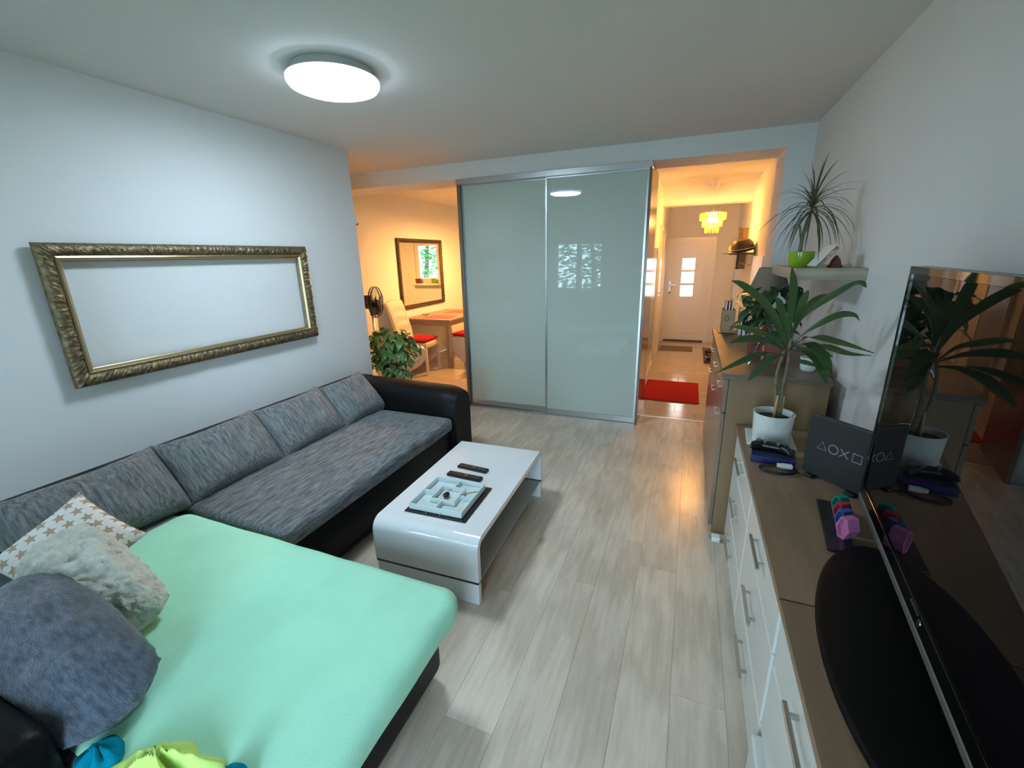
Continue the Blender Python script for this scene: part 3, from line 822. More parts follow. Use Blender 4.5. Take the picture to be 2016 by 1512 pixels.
# ------------------------------------------------------------------ television
def television():
    d = Vector((.121, .9927, 0)).normalized(); far = Vector((.626, 1.744, 0))
    Wd, z0, z1, th = 1.40, .765, 1.566, .045
    t = thing('television', 'large black flat television on an oval stand, right foreground', 'television')
    # local frame: Y along the screen (0 near .. Wd far), X to the back
    box('housing', .006, th, 0, Wd, z0, z1, M['black'], t, .006, 2)
    boxes('bezel', [(0, .010, 0, Wd, z0+.020, z0+.060), (0, .010, 0, Wd, z1-.022, z1), (0, .010, 0, .022, z0+.060, z1-.022), (0, .010, Wd-.022, Wd, z0+.060, z1-.022)], M['blackgloss'], t, .001)
    box('bottom_strip', -.002, .012, 0, Wd, z0, z0+.020, M['grey'], t, .002, 1)
    box('screen', .004, .0075, .022, Wd-.022, z0+.060, z1-.022, M['screen'], t)
    lathe('logo_ring', [(.009, -.0015), (.009, .001), (.006, .001), (.006, -.0015)], (0, .72, z0+.040), M['steel'], t, 20, 'X')
    box('logo_bar', -.0015, .001, .735, .790, z0+.047, z0+.051, M['steel'], t)
    bm = bmesh.new(); add_box(bm, .016, .036, .58, .82, .735, z0+.01, .004, 1); bmo('neck', bm, M['blackgloss'], t)
    # oval foot
    bm = bmesh.new(); n = 56; rings = []
    for ins, z in ((.0, .7115), (0, .722), (.004, .727), (.012, .730)):
        rings.append([bm.verts.new((.005+(.185-ins)*math.cos(2*PI*i/n), .70+(.44-ins)*math.sin(2*PI*i/n), z)) for i in range(n)])
    for a, b2 in zip(rings, rings[1:]):
        for i in range(n): bm.faces.new((a[i], a[(i+1) % n], b2[(i+1) % n], b2[i]))
    bm.faces.new(rings[0]); bm.faces.new(rings[-1])
    o = bmo('stand_foot', bm, M['footblack'], t, True); auto_smooth(o, 30)
    ang = math.atan2(-d.x, d.y)
    near = far-d*Wd
    t.location = (near.x, near.y, 0); t.rotation_euler = (0, 0, ang)
television()

# ------------------------------------------------------------------ things on the drawer unit
ZW = .7105
def console():
    t = thing('game_console', 'black square game console standing upright with four printed shapes', 'console')
    w2, h, th = .245, .268, .040
    # local X along the face, -Y is the face
    box('body', 0, w2, 0, th*.45, .012, h, M['console'], t, .004, 2)
    box('body_half', .004, w2-.004, th*.5, th, .016, h-.006, M['console'], t, .004, 2)
    box('upright_foot', .02, .06, -.02, th+.02, 0, .012, M['black'], t, .003, 1)
    box('upright_foot', w2-.06, w2-.02, -.02, th+.02, 0, .012, M['black'], t, .003, 1)
    def sym(name, pts, closed=True):
        bm = bmesh.new(); add_tube(bm, [(x, -.0006, z) for x, z in pts], .0022, 6, closed); bmo(name, bm, M['print'], t)
    zc = .150
    sym('triangle_mark', [(.050, zc-.016), (.086, zc-.016), (.068, zc+.017)])
    sym('circle_mark', [(.112+.018*math.cos(2*PI*i/24), zc+.018*math.sin(2*PI*i/24)) for i in range(24)])
    bm = bmesh.new()
    add_tube(bm, [(.138, -.0006, zc-.016), (.170, -.0006, zc+.016)], .0022, 6); add_tube(bm, [(.138, -.0006, zc+.016), (.170, -.0006, zc-.016)], .0022, 6)
    bmo('cross_mark', bm, M['print'], t)
    sym('square_mark', [(.185, zc-.016), (.217, zc-.016), (.217, zc+.016), (.185, zc+.016)])
    t.location = (.505, 2.010, ZW); t.rotation_euler = (0, 0, math.atan2(-.18, .16))
console()
def controller_box():
    t = thing('game_box', 'flat dark blue box under the black game controller', 'box')
    box('carton', -.085, .085, -.068, .068, 0, .034, M['blue'], t, .002, 1)
    box('dark_lid', -.085, .085, -.02, .068, .034, .036, M['black'], t)
    t.location = (.412, 2.105, ZW); t.rotation_euler = (0, 0, R(-8))
    c = thing('game_controller', 'black game controller lying on the dark blue box', 'controller')
    bm = bmesh.new()
    n = 26; rows = []
    for i in range(n+1):
        u = i/n*2-1; x = u*.080
        back = .026+.006*math.cos(u*PI); fr = -.018-.042*max(0, (abs(u)-.45)/.55)**1.1*(1 if abs(u) < .97 else .8)
        if abs(u) > .8: back -= .022*(abs(u)-.8)/.2
        hh = .020*(1-.35*abs(u)**6); row = []
        for k in range(14):
            a = 2*PI*k/14
            row.append(bm.verts.new((x, (back+fr)/2+(back-fr)/2*math.cos(a), .020+hh*math.sin(a)*(.8 if math.sin(a) < 0 else 1))))
        rows.append(row)
    for a, b2 in zip(rows, rows[1:]):
        for k in range(14): bm.faces.new((a[k], a[(k+1) % 14], b2[(k+1) % 14], b2[k]))
    bm.faces.new(rows[0]); bm.faces.new(rows[-1])
    bmo('shell', bm, M['black'], c, True)
    for sx in (-.026, .026):
        lathe('thumbstick', [(0, .036), (.005, .036), (.005, .044), (.010, .046), (.010, .050), (0, .049)], (sx, -.010, 0), M['grey'], c, 16)
    for sx in (-.052, .052):
        boxes('button_cross', [(sx-.012, sx+.012, .006, .014, .036, .0415), (sx-.004, sx+.004, -.002, .022, .036, .0415)], M['grey'], c)
    c.location = (.405, 2.125, ZW+.0335); c.rotation_euler = (R(4), 0, R(-14))
controller_box()
def cable():
    t = thing('power_cable', 'coiled black cable with a white plug in front of the dark blue box', 'cable', (.42, 1.99, ZW))
    pts = []
    for i in range(46):
        a = 2*PI*i/20; r = 1+.10*math.sin(a*.43+1)
        pts.append((.418+.068*r*math.cos(a), 1.985+.044*r*math.sin(a), ZW+.004+.0045*(i/20)))
    tube('cord', pts, .0036, M['black'], t, 8)
    tube('cord', [(.360, 2.00, ZW+.014), (.39, 2.003, ZW+.016), (.415, 2.0, ZW+.018)], .003, M['black'], t)
    box('plug', .430, .470, 1.985, 2.010, ZW+.014, ZW+.030, M['white'], t, .003, 2)
    prism('plug_neck', [(.412, 1.992), (.430, 1.986), (.430, 2.009), (.412, 2.004)], 'Z', ZW+.016, ZW+.028, M['white'], t)
cable()
def hexes():
    b2 = box('black_tray', -.038, .038, -.165, .165, 0, .010, M['black'], None, .004, 2)
    tag(b2, 'narrow black tray on the drawer unit holding four coloured hexagonal clips', 'tray'); b2.location = (.527, 1.602, ZW); b2.rotation_euler = (0, 0, R(-7))
    for y, x, mt, lab, s in ((1.690, .560, 'hexgreen', 'green hexagonal plastic clip, farthest on the black tray', .95), (1.640, .552, 'hexred', 'red hexagonal plastic clip on the black tray', .95),
                          (1.590, .545, 'hexblue', 'blue hexagonal plastic clip on the black tray', .95), (1.525, .537, 'hexpink', 'pink hexagonal plastic clip, nearest on the black tray', 1.1)):
        t = thing('hexagonal_clip', lab, 'clip', group='coloured clips on the black tray')
        hx = [(-.010, 0), (.010, 0), (.022, .032), (.010, .066), (-.010, .066), (-.022, .032)]
        hi = [(p[0]*.72, .033+(p[1]-.033)*.82) for p in hx]
        bm = bmesh.new()
        A = [bm.verts.new((p[0]*s, -.018*s, p[1]*s)) for p in hx]; B = [bm.verts.new((p[0]*s, .020*s, p[1]*s)) for p in hx]
        I = [bm.verts.new((p[0]*s, -.018*s, p[1]*s)) for p in hi]; J = [bm.verts.new((p[0]*s, -.010*s, p[1]*s)) for p in hi]
        for i in range(6):
            j = (i+1) % 6
            bm.faces.new((A[i], A[j], B[j], B[i])); bm.faces.new((A[j], A[i], I[i], I[j])); bm.faces.new((I[j], I[i], J[i], J[j]))
        bm.faces.new(J); bm.faces.new(list(reversed(B)))
        bmo('shell', bm, M[mt], t)
        box('clip_foot', -.010*s, .010*s, .020*s, .025*s, 0, .02*s, M[mt], t)
        t.location = (x, y, ZW+.0105); t.rotation_euler = (0, 0, R(-58))
hexes()

# ------------------------------------------------------------------ plants
def leaf_bm(pts, width, n=14, fold=.25, shape='strap', up=Vector((0, 0, 1)), twist=0):
    P = smooth_pts(pts, n); bm = bmesh.new(); rows = []
    for i, p in enumerate(P):
        f = i/(n-1)
        tg = (P[min(i+1, n-1)]-P[max(i-1, 0)]).normalized()
        s = tg.cross(up)
        if s.length < .15: s = tg.cross(Vector((0, -1, 0)))
        s.normalize(); nn = s.cross(tg)
        if twist:
            q = Matrix.Rotation(twist, 3, tg); s = q @ s; nn = q @ nn
        if shape == 'strap': wd = width*(.16+.84*math.sin(min(1, f*1.7)*PI/2)**1.6)*(1 if f < .6 else max(.03, 1-((f-.6)/.4)**2.2))
        elif shape == 'paddle': wd = width*(max(.12, math.sin(max(0, (f-.22)/.78)**.8*PI)) if f > .22 else .12)
        elif shape == 'thin': wd = width*(1-f**3)+.0004
        else: wd = width*max(.04, math.sin(f**.75*PI))
        h = wd/2
        rows.append([bm.verts.new(p-s*h+nn*h*fold), bm.verts.new(p), bm.verts.new(p+s*h+nn*h*fold)])
    for a, b2 in zip(rows, rows[1:]):
        for k in (0, 1): bm.faces.new((a[k], a[k+1], b2[k+1], b2[k]))
    return bm
def leafobj(pts, width, mt, parent, **kw):
    return bmo('leaf', leaf_bm(pts, width, **kw), mt, parent, True)

DRAC = [
 ([(.442, 2.3, 1.219), (.423, 2.26, 1.334), (.409, 2.22, 1.469), (.39, 2.2, 1.556)], .042),
 ([(.452, 2.3, 1.248), (.466, 2.33, 1.356), (.49, 2.38, 1.406), (.511, 2.42, 1.444)], .035),
 ([(.454, 2.3, 1.26), (.485, 2.3, 1.36), (.524, 2.32, 1.403), (.567, 2.34, 1.433)], .038),
 ([(.449, 2.3, 1.236), (.466, 2.24, 1.344), (.539, 2.14, 1.441), (.592, 2.06, 1.494), (.611, 2.03, 1.479)], .04),
 ([(.451, 2.3, 1.182), (.495, 2.28, 1.265), (.59, 2.26, 1.343), (.651, 2.25, 1.352), (.676, 2.25, 1.329)], .034),
 ([(.445, 2.3, 1.177), (.477, 2.22, 1.245), (.5, 2.12, 1.272), (.57, 2.02, 1.267), (.642, 1.93, 1.254)], .044),
 ([(.448, 2.28, 1.176), (.492, 2.18, 1.217), (.533, 2.1, 1.237), (.593, 2.02, 1.228), (.643, 1.95, 1.24)], .038),
 ([(.438, 2.28, 1.176), (.461, 2.2, 1.221), (.489, 2.12, 1.238), (.525, 2.05, 1.195), (.554, 2.02, 1.137)], .056),
 ([(.443, 2.28, 1.171), (.471, 2.16, 1.202), (.503, 2.08, 1.187), (.518, 2.02, 1.151), (.538, 2.0, 1.103)], .044),
 ([(.431, 2.28, 1.156), (.379, 2.18, 1.174), (.331, 2.1, 1.162), (.293, 2.04, 1.131), (.258, 2.0, 1.096)], .042),
 ([(.424, 2.28, 1.16), (.349, 2.2, 1.182), (.286, 2.12, 1.179), (.214, 2.06, 1.154), (.132, 2.02, 1.114)], .032),
 ([(.431, 2.3, 1.176), (.379, 2.34, 1.228), (.315, 2.36, 1.249), (.25, 2.38, 1.263), (.2, 2.4, 1.263)], .034),
 ([(.432, 2.3, 1.171), (.373, 2.26, 1.214), (.311, 2.22, 1.237), (.241, 2.2, 1.237), (.189, 2.18, 1.222)], .04),
 ([(.438, 2.32, 1.196), (.392, 2.36, 1.308), (.324, 2.4, 1.392), (.237, 2.44, 1.461), (.185, 2.46, 1.484)], .046),
 ([(.439, 2.32, 1.187), (.398, 2.4, 1.278), (.364, 2.46, 1.343), (.33, 2.5, 1.373)], .036),
 ([(.447, 2.32, 1.158), (.505, 2.38, 1.114), (.557, 2.42, 1.096), (.61, 2.46, 1.073)], .03),
 ([(.446, 2.34, 1.193), (.437, 2.42, 1.276), (.413, 2.48, 1.366), (.401, 2.5, 1.401)], .04),
 ([(.453, 2.34, 1.169), (.527, 2.42, 1.157), (.607, 2.48, 1.149), (.676, 2.5, 1.114)], .04)]
def dracaena():
    t = thing('potted_dracaena', 'broad-leaved dracaena in a white pot on the drawer unit', 'plant', (.428, 2.30, ZW))
    c = (.428, 2.300, 0); z = ZW+.0125
    pot = lathe('pot', [(0, z), (.075, z), (.080, z+.004), (.087, z+.135), (.090, z+.148), (.084, z+.148), (.081, z+.136), (.080, z+.118), (0, z+.118)], c, M['ceramic'], t, 40)
    lathe('soil', [(0, z+.112), (.079, z+.1195), (.05, z+.126), (0, z+.128)], c, M['soil'], t, 24)
    st = [smooth_pts([(.440, 2.30, z+.11), (.423, 2.3, .953), (.415, 2.3, 1.065), (.431, 2.3, 1.180)], 10),
          smooth_pts([(.455, 2.30, z+.11), (.447, 2.3, .98), (.451, 2.3, 1.092), (.448, 2.3, 1.235)], 10)]
    for s in st: tube('stem', s, .0075, M['stem'], t, 8)
    tube('stake', [(.425, 2.285, z+.11), (.430, 2.285, .962)], .006, M['kraft'], t, 6)
    box('stake', .440, .462, 2.30, 2.306, z+.11, .955, M['kraft'], t)
    for i, (p, wd) in enumerate(DRAC):
        leafobj(p, wd*.92, M['leaf'], t, n=16, fold=.22, shape='paddle' if i in (4, 5, 6, 10) else 'strap', up=Vector((.15, -.75, .6)))
    tr = box('square_saucer', -.105, .105, -.105, .105, 0, .012, M['ceramic'], None, .004, 2)
    tag(tr, 'square white saucer under the white dracaena pot', 'saucer'); tr.location = (.432, 2.34, ZW); tr.rotation_euler = (0, 0, R(-3))
dracaena()

SH = (1.478, 1.533)
def wall_shelf():
    t = thing('wall_shelf', 'thick pale oak floating shelf on the right wall', 'shelf', (.62, 2.93, SH[0]))
    box('board', .476, XR-.0005, 2.567, 3.30, *SH, M['shelfwood'], t, .002, 1)
wall_shelf()
def marginata():
    z = SH[1]+.0005; c = (.532, 2.80, 0)
    t = thing('shelf_palm', 'spiky thin-leaved plant in a lime green pot on the wall shelf', 'plant', (c[0], c[1], z))
    lathe('pot', [(0, z), (.040, z), (.052, z+.014), (.060, z+.045), (.060, z+.078), (.057, z+.080), (.054, z+.078), (.054, z+.064), (0, z+.064)], c, M['greenpot'], t, 36)
    lathe('soil', [(0, z+.060), (.0535, z+.064), (0, z+.068)], c, M['soil'], t, 20)
    top = Vector((.548, 2.80, 1.835))
    tube('stem', smooth_pts([(.525, 2.80, z+.05), (.525, 2.8, z+.15), (.537, 2.8, z+.20), tuple(top)], 12), [.008]*5+[.0065]*7, M['stem'], t, 8)
    tube('stem', smooth_pts([(.524, 2.80, z+.12), (.512, 2.8, z+.17), (.506, 2.80, z+.21)], 6), .005, M['stem'], t, 8)
    random.seed(21)
    n = 66
    for i in range(n):
        a = i*2.39996; f = i/n
        el = R(82-118*f+random.uniform(-10, 10)); L = .15+.12*random.random()
        if f > .55: L += .07
        d = Vector((math.cos(a), math.sin(a), 0)); b0 = top+Vector((0, 0, .05*(1-f)-.03))
        pts = [b0]; v = (d*math.cos(el)+Vector((0, 0, math.sin(el)))); p = b0.copy()
        for k in range(6):
            p = p+v*(L/6); v = (v+Vector((0, 0, -.17-.24*f))).normalized(); q = p.copy()
            q.x = min(q.x, XR-.006); q.z = max(q.z, SH[1]+.012) if q.x > .47 and 2.56 < q.y < 3.31 else q.z; pts.append(q)
        leafobj(pts, .0085, M['thin'], t, n=9, fold=.3, shape='thin')
marginata()
def photo_stand():
    z = SH[1]+.0005
    t = thing('photo_frame', 'clear acrylic photo frame leaning back at the front of the wall shelf', 'frame')
    box('acrylic_block', -.004, .012, -.05, .05, 0, .125, M['glassy'], t, .002, 1)
    box('photo', -.0065, -.0045, -.045, .045, .006, .119, M['photo'], t)
    box('front_edge', -.012, -.0068, -.05, .05, .0, .125, M['white'], t, .001, 1)
    t.location = (.560, 2.655, z+.003); t.rotation_euler = (0, R(38), R(8))
    k = thing('brown_figurine', 'small brown figurine behind the acrylic frame on the shelf', 'figurine', (.665, 2.70, z))
    lathe('base', [(0, z), (.032, z), (.032, z+.010), (.026, z+.014), (0, z+.014)], (.665, 2.70, 0), M['brownred'], k, 20)
    lathe('cone', [(0, z+.014), (.026, z+.014), (.020, z+.035), (.008, z+.055), (0, z+.060)], (.665, 2.70, 0), M['brownred'], k, 20)
photo_stand()

def ovate_plant(t, centre, radii, n, mt, size, seed, droop=.3, lo=0, ylo=-9):
    random.seed(seed)
    cx = Vector(centre)
    protos = []
    for k in range(4):
        L = 1.0
        bm = leaf_bm([(0, 0, 0), (0, .35, .06+.02*k), (0, .7, .02), (0, 1, -.12-.05*k)], .50+.06*k, n=9, fold=.22, shape='ovate')
        bmesh.ops.recalc_face_normals(bm, faces=bm.faces)
        me = bpy.data.meshes.new('leaf'); bm.to_mesh(me); bm.free(); me.materials.append(mt)
        for p in me.polygons: p.use_smooth = True
        protos.append(me)
    for i in range(n):
        a = random.random()*2*PI; u = random.random()*2-1
        rr = random.random()**.45
        d = Vector((math.cos(a)*math.sqrt(1-u*u), math.sin(a)*math.sqrt(1-u*u), u))
        p = cx+Vector((d.x*radii[0]*rr, d.y*radii[1]*rr, d.z*radii[2]*rr))
        if p.z < lo: p.z = lo+random.random()*.03
        if p.y < ylo: p.y = ylo+random.random()*.03
        s = size*random.uniform(.65, 1.2)
        az = math.atan2(d.y, d.x)-PI/2+random.uniform(-.6, .6)
        pitch = random.uniform(-.5, .35)-droop
        o = bpy.data.objects.new('leaf', protos[i % 4]); C.objects.link(o)
        o.location = p; o.rotation_euler = (pitch, random.uniform(-.5, .5), az); o.scale = (s, s, s)
        attach(o, t)
def bush():
    z = .9905; c = (.500, 2.86, 0)
    t = thing('leafy_houseplant', 'dense dark leafy houseplant in a reddish-brown pot on the sideboard', 'plant', (c[0], c[1], z))
    lathe('pot', [(0, z), (.052, z), (.070, z+.115), (.074, z+.13), (.068, z+.13), (.064, z+.11), (0, z+.11)], c, M['terracotta'], t, 32)
    lathe('soil', [(0, z+.105), (.063, z+.1105), (0, z+.116)], c, M['soil'], t, 20)
    for k in range(5):
        a = k*1.3
        tube('stem', smooth_pts([(c[0]+.02*math.cos(a), c[1]+.02*math.sin(a), z+.10), (c[0]-.02+.05*math.cos(a), c[1]+.06*math.sin(a), z+.22), (c[0]-.05+.09*math.cos(a), c[1]+.09*math.sin(a), z+.33+.02*k)], 8), .0045, M['stem'], t, 6)
    ovate_plant(t, (.425, 2.84, 1.315), (.150, .13, .165), 85, M['leaf2'], .095, 33, .35)
bush()
def pothos():
    c = (-2.80, 3.60, 0)
    t = thing('potted_pothos', 'bushy variegated pothos behind the far black armrest', 'plant', (c[0], c[1], 0))
    lathe('stand', [(0, 0), (.12, 0), (.12, .02), (.03, .04), (.03, .36), (.11, .38), (.11, .40), (0, .40)], c, M['tablewood'], t, 28)
    lathe('pot', [(0, .401), (.085, .401), (.115, .55), (.12, .57), (.108, .57), (.105, .54), (0, .54)], c, M['ceramic'], t, 32)
    lathe('soil', [(0, .535), (.104, .541), (0, .546)], c, M['soil'], t, 20)
    for k in range(6):
        a = k*1.05
        tube('stem', smooth_pts([(c[0]+.03*math.cos(a), c[1]+.03*math.sin(a), .53), (c[0]+.09*math.cos(a), c[1]+.09*math.sin(a), .68), (c[0]+.17*math.cos(a), c[1]+.15*math.sin(a), .74+.02*k)], 8), .004, M['stem'], t, 6)
    ovate_plant(t, (-2.79, 3.58, .715), (.27, .17, .26), 270, M['pothos'], .112, 41, .45, .46, 3.38)
pothos()

# ------------------------------------------------------------------ things on the sideboard
def sideboard_items():
    z = .9905
    # table lamp with a tapered taupe shade
    c = (.485, 3.36, 0)
    t = thing('table_lamp', 'unlit table lamp with a tapered taupe shade on the sideboard', 'lamp', (c[0], c[1], z))
    lathe('base', [(0, z), (.055, z), (.06, z+.02), (.05, z+.10), (.022, z+.20), (.012, z+.23), (.012, z+.385), (0, z+.385)], c, M['brownred'], t, 28)
    bm = bmesh.new()
    n = 40; rg = []
    for r, zz in ((.122, z+.375), (.072, z+.525), (.069, z+.525), (.119, z+.375)):
        rg.append([bm.verts.new((c[0]+r*math.cos(2*PI*i/n), c[1]+r*math.sin(2*PI*i/n), zz)) for i in range(n)])
    for a, b2 in list(zip(rg, rg[1:]))+[(rg[-1], rg[0])]:
        for i in range(n): bm.faces.new((a[i], a[(i+1) % n], b2[(i+1) % n], b2[i]))
    o = bmo('lamp_shade', bm, M['shade'], t, True); auto_smooth(o, 40)
    tube('shade_ring', [(c[0]+.0705*math.cos(2*PI*i/24), c[1]+.0705*math.sin(2*PI*i/24), z+.52) for i in range(24)], .002, M['steel'], t, 6, True)
    tube('shade_bar', [(c[0]-.07, c[1], z+.52), (c[0]+.07, c[1], z+.52)], .002, M['steel'], t, 6)
    tube('shade_stem', [(c[0], c[1], z+.38), (c[0], c[1], z+.52)], .003, M['steel'], t, 6)
    # magazine box
    t = thing('magazine_box', 'light wooden magazine box at the far end of the sideboard', 'box', (.305, 3.93, z))
    x0, x1, y0, y1 = .262, .352, 3.86, 4.04
    box('foot_plate', x0-.02, x1+.02, y0-.02, y1+.02, z, z+.006, M['bronze'], t)
    boxes('case', [(x0, x1, y0, y0+.006, z+.006, z+.185), (x0, x1, y1-.006, y1, z+.006, z+.185), (x0, x0+.006, y0+.006, y1-.006, z+.006, z+.185), (x1-.006, x1, y0+.006, y1-.006, z+.006, z+.185), (x0+.006, x1-.006, y0+.006, y1-.006, z+.006, z+.012)], M['kraft'], t)
    tube('grip_ring', [(.292+.014*math.cos(2*PI*i/18), y0-.001, z+.12+.022*math.sin(2*PI*i/18)) for i in range(18)], .002, M['bronze'], t, 6, True)
    for k, (xx, mt, h, lab) in enumerate(((.275, 'beige', .255, 'pale booklet standing in the wooden magazine box, leftmost'), (.297, 'coral', .25, 'coral booklet standing in the wooden magazine box'), (.320, 'beige', .262, 'pale booklet standing in the wooden magazine box, rightmost'))):
        b2 = thing('booklet', lab, 'booklet', (xx, 3.95, z+.013), group='booklets in the magazine box')
        box('cover', xx, xx+.012, 3.88, 4.02, z+.0125, z+h, M[mt], b2, .001, 1)
        box('pages', xx+.0025, xx+.0095, 3.878, 4.0, z+.0145, z+h-.003, M['white'], b2)
    # leaning books
    for k, (xx, y, mt, h, lab) in enumerate(((.388, 3.86, 'beige', .205, 'pale thin book beside the wooden magazine box'), (.412, 3.84, 'purple', .195, 'dark purple book standing on the sideboard'),
                                          (.440, 3.82, 'beige', .20, 'beige book between the purple and the red one'), (.466, 3.80, 'coral', .195, 'red book standing on the sideboard'))):
        b2 = thing('book', lab, 'book', (xx, y, z), group='books on the sideboard')
        box('cover', -.011, .011, -.07, .07, 0, h, M[mt], b2, .002, 1)
        box('pages', -.008, .008, -.072, .066, .003, h-.003, M['white'], b2)
        for o in bpy.data.objects:
            if o.parent == b2: pass
        b2.location = (xx, y, z)
        for o in [q for q in bpy.data.objects if q.parent == b2]: o.matrix_parent_inverse = Matrix.Identity(4)
    # candle, pen-like stick, dark red box, cup
    t = thing('metal_stick', 'slim silver stick leaning against the dark red box', 'stick', (.365, 2.80, z))
    tube('rod', [(.345, 2.745, z+.006), (.425, 2.90, z+.145)], .0065, M['steel'], t, 10)
    tube('tip', [(.425, 2.90, z+.145), (.431, 2.912, z+.156)], [.0065, .003], M['white'], t, 10)
    t = thing('candle', 'slim coral red candle on the sideboard', 'candle', (.408, 2.72, z))
    lathe('wax', [(0, z), (.008, z), (.007, z+.13), (0, z+.132)], (.408, 2.72, 0), M['coral'], t, 14)
    tube('wick', [(.408, 2.72, z+.13), (.409, 2.72, z+.14)], .0012, M['black'], t, 6)
    t = thing('red_box', 'dark red box half hidden behind the dracaena leaves', 'box', (.44, 3.03, z))
    box('carton', .37, .50, 2.965, 3.09, z, z+.085, M['brownred'], t, .002, 1)
    box('lid', .368, .502, 2.963, 3.092, z+.086, z+.106, M['brownred'], t, .002, 1)
    t = thing('white_cup', 'white ceramic cup on the near right corner of the sideboard', 'cup', (.630, 2.72, z))
    lathe('bowl', [(0, z), (.028, z), (.036, z+.008), (.043, z+.075), (.0405, z+.075), (.034, z+.012), (0, z+.008)], (.630, 2.72, 0), M['ceramic'], t, 28)
    tube('ear', smooth_pts([(.666, 2.70, z+.062), (.690, 2.688, z+.055), (.690, 2.688, z+.032), (.664, 2.70, z+.022)], 12), .004, M['ceramic'], t, 8)
    t = thing('pale_figurine', 'small pale blue figurine beside the red book', 'figurine', (.43, 3.60, z))
    lathe('stand', [(0, z), (.025, z), (.022, z+.012), (0, z+.012)], (.43, 3.60, 0), M['white'], t, 20)
    bm = bmesh.new(); add_tube(bm, smooth_pts([(.40, 3.60, z+.02), (.415, 3.60, z+.055), (.44, 3.6, z+.075), (.462, 3.6, z+.06), (.470, 3.6, z+.04)], 12), [.003, .007, .011, .013, .014, .014, .013, .011, .009, .007, .005, .002], 10)
    bmo('body', bm, mat('pale_blue_glaze', (.35, .45, .6), .2), t, True)
sideboard_items()

# ------------------------------------------------------------------ hallway
def front_door():
    t = struct(thing('door_1', None, None, (-.06, YH, 0)))
    x0, x1, zt = -.485, .372, 1.885
    y = YH-.02
    boxes('door_frame', [(x0, x0+.078, y-.03, YH-.0005, 0, zt), (x1-.078, x1, y-.03, YH-.0005, 0, zt), (x0+.078, x1-.078, y-.03, YH-.0005, zt-.073, zt), (-.4695, -.407, YH, y+.10, 0, 1.8695), (.294, .3565, YH, y+.10, 0, 1.8695), (-.407, .294, YH, y+.10, zt-.073, 1.8695)], M['paint'], t)
    a, b2 = x0+.078, x1-.078
    # leaf with three square openings
    px0, px1 = -.170, .045
    zs = [(.845, 1.045), (1.085, 1.285), (1.325, 1.525)]
    parts = [(a, px0, y-.012, y+.04, .03, zt-.073), (px1, b2, y-.012, y+.04, .03, zt-.073), (px0, px1, y-.012, y+.04, .03, zs[0][0]), (px0, px1, y-.012, y+.04, zs[2][1], zt-.073)]
    for (p, q), (r, s) in zip(zs, zs[1:]): parts.append((px0, px1, y-.012, y+.04, q, r))
    leaf = boxes('door_leaf', parts, M['paint'], t)
    for z0, z1 in zs: box('pane', px0, px1, y+.010, y+.018, z0, z1, M['pane'], leaf)
    i0, i1, j0, j1 = a+.09, b2-.09, .16, zt-.16
    boxes('panel_moulding', [(i0, i0+.012, y-.020, y-.012, j0, j1), (i1-.012, i1, y-.020, y-.012, j0, j1), (i0+.012, i1-.012, y-.020, y-.012, j0, j0+.012), (i0+.012, i1-.012, y-.020, y-.012, j1-.012, j1)], M['paint'], t)
    box('threshold', x0+.078, x1-.078, y-.05, y+.10, 0, .029, M['bronze'], t)
    h = boxes('door_handle', [(a+.03, a+.06, y-.018, y-.0125, .93, 1.12), (a+.036, a+.15, y-.055, y-.040, 1.045, 1.062), (a+.036, a+.052, y-.055, y-.018, 1.045, 1.062)], M['steel'], t)
    box('key_bunch', a+.040, a+.062, y-.050, y-.018, .90, .925, M['bronze'], t)
front_door()
# inner door frame visible along the hallway's left side
d2 = struct(thing('door_2', None, None, (HL, 7.3, 0)))
boxes('door_frame', [(HL+.0005, HL+.03, 6.75, 6.83, 0, 2.0), (HL+.0005, HL+.03, 7.55, 7.63, 0, 2.0), (HL+.0005, HL+.03, 6.83, 7.55, 1.93, 2.0)], M['paint'], d2)
box('door_leaf', HL+.0005, HL+.012, 6.83, 7.55, .01, 1.93, M['paint'], d2)
boxes('door_handle', [(HL+.012, HL+.018, 6.88, 6.91, .93, 1.12), (HL+.018, HL+.055, 6.888, 6.904, 1.05, 1.066), (HL+.042, HL+.055, 6.888, 7.01, 1.05, 1.066)], M['steel'], d2)
wp = thing('wall_panel', 'tall narrow grey panel with pale edge on the hallway wall past the wardrobe', 'panel', (HL, 5.85, .3))
box('face', HL+.003, HL+.028, 5.45, 6.20, .32, 1.69, M['alu'], wp, .002, 1)
boxes('edge_trim', [(HL+.003, HL+.034, 6.20, 6.225, .32, 1.69), (HL+.003, HL+.034, 5.425, 5.45, .32, 1.69)], M['paint'], wp)
ks = struct(box('baseboard_hall', HL+.0005, HL+.014, 5.0, 6.75, 0, .07, M['paint']))
struct(box('baseboard_right', HR-.014, HR-.0005, 4.6, YH, 0, .07, M['paint']))
struct(box('baseboard_left', XL+.0005, XL+.012, YB, 3.31, 0, .06, M['paint']))

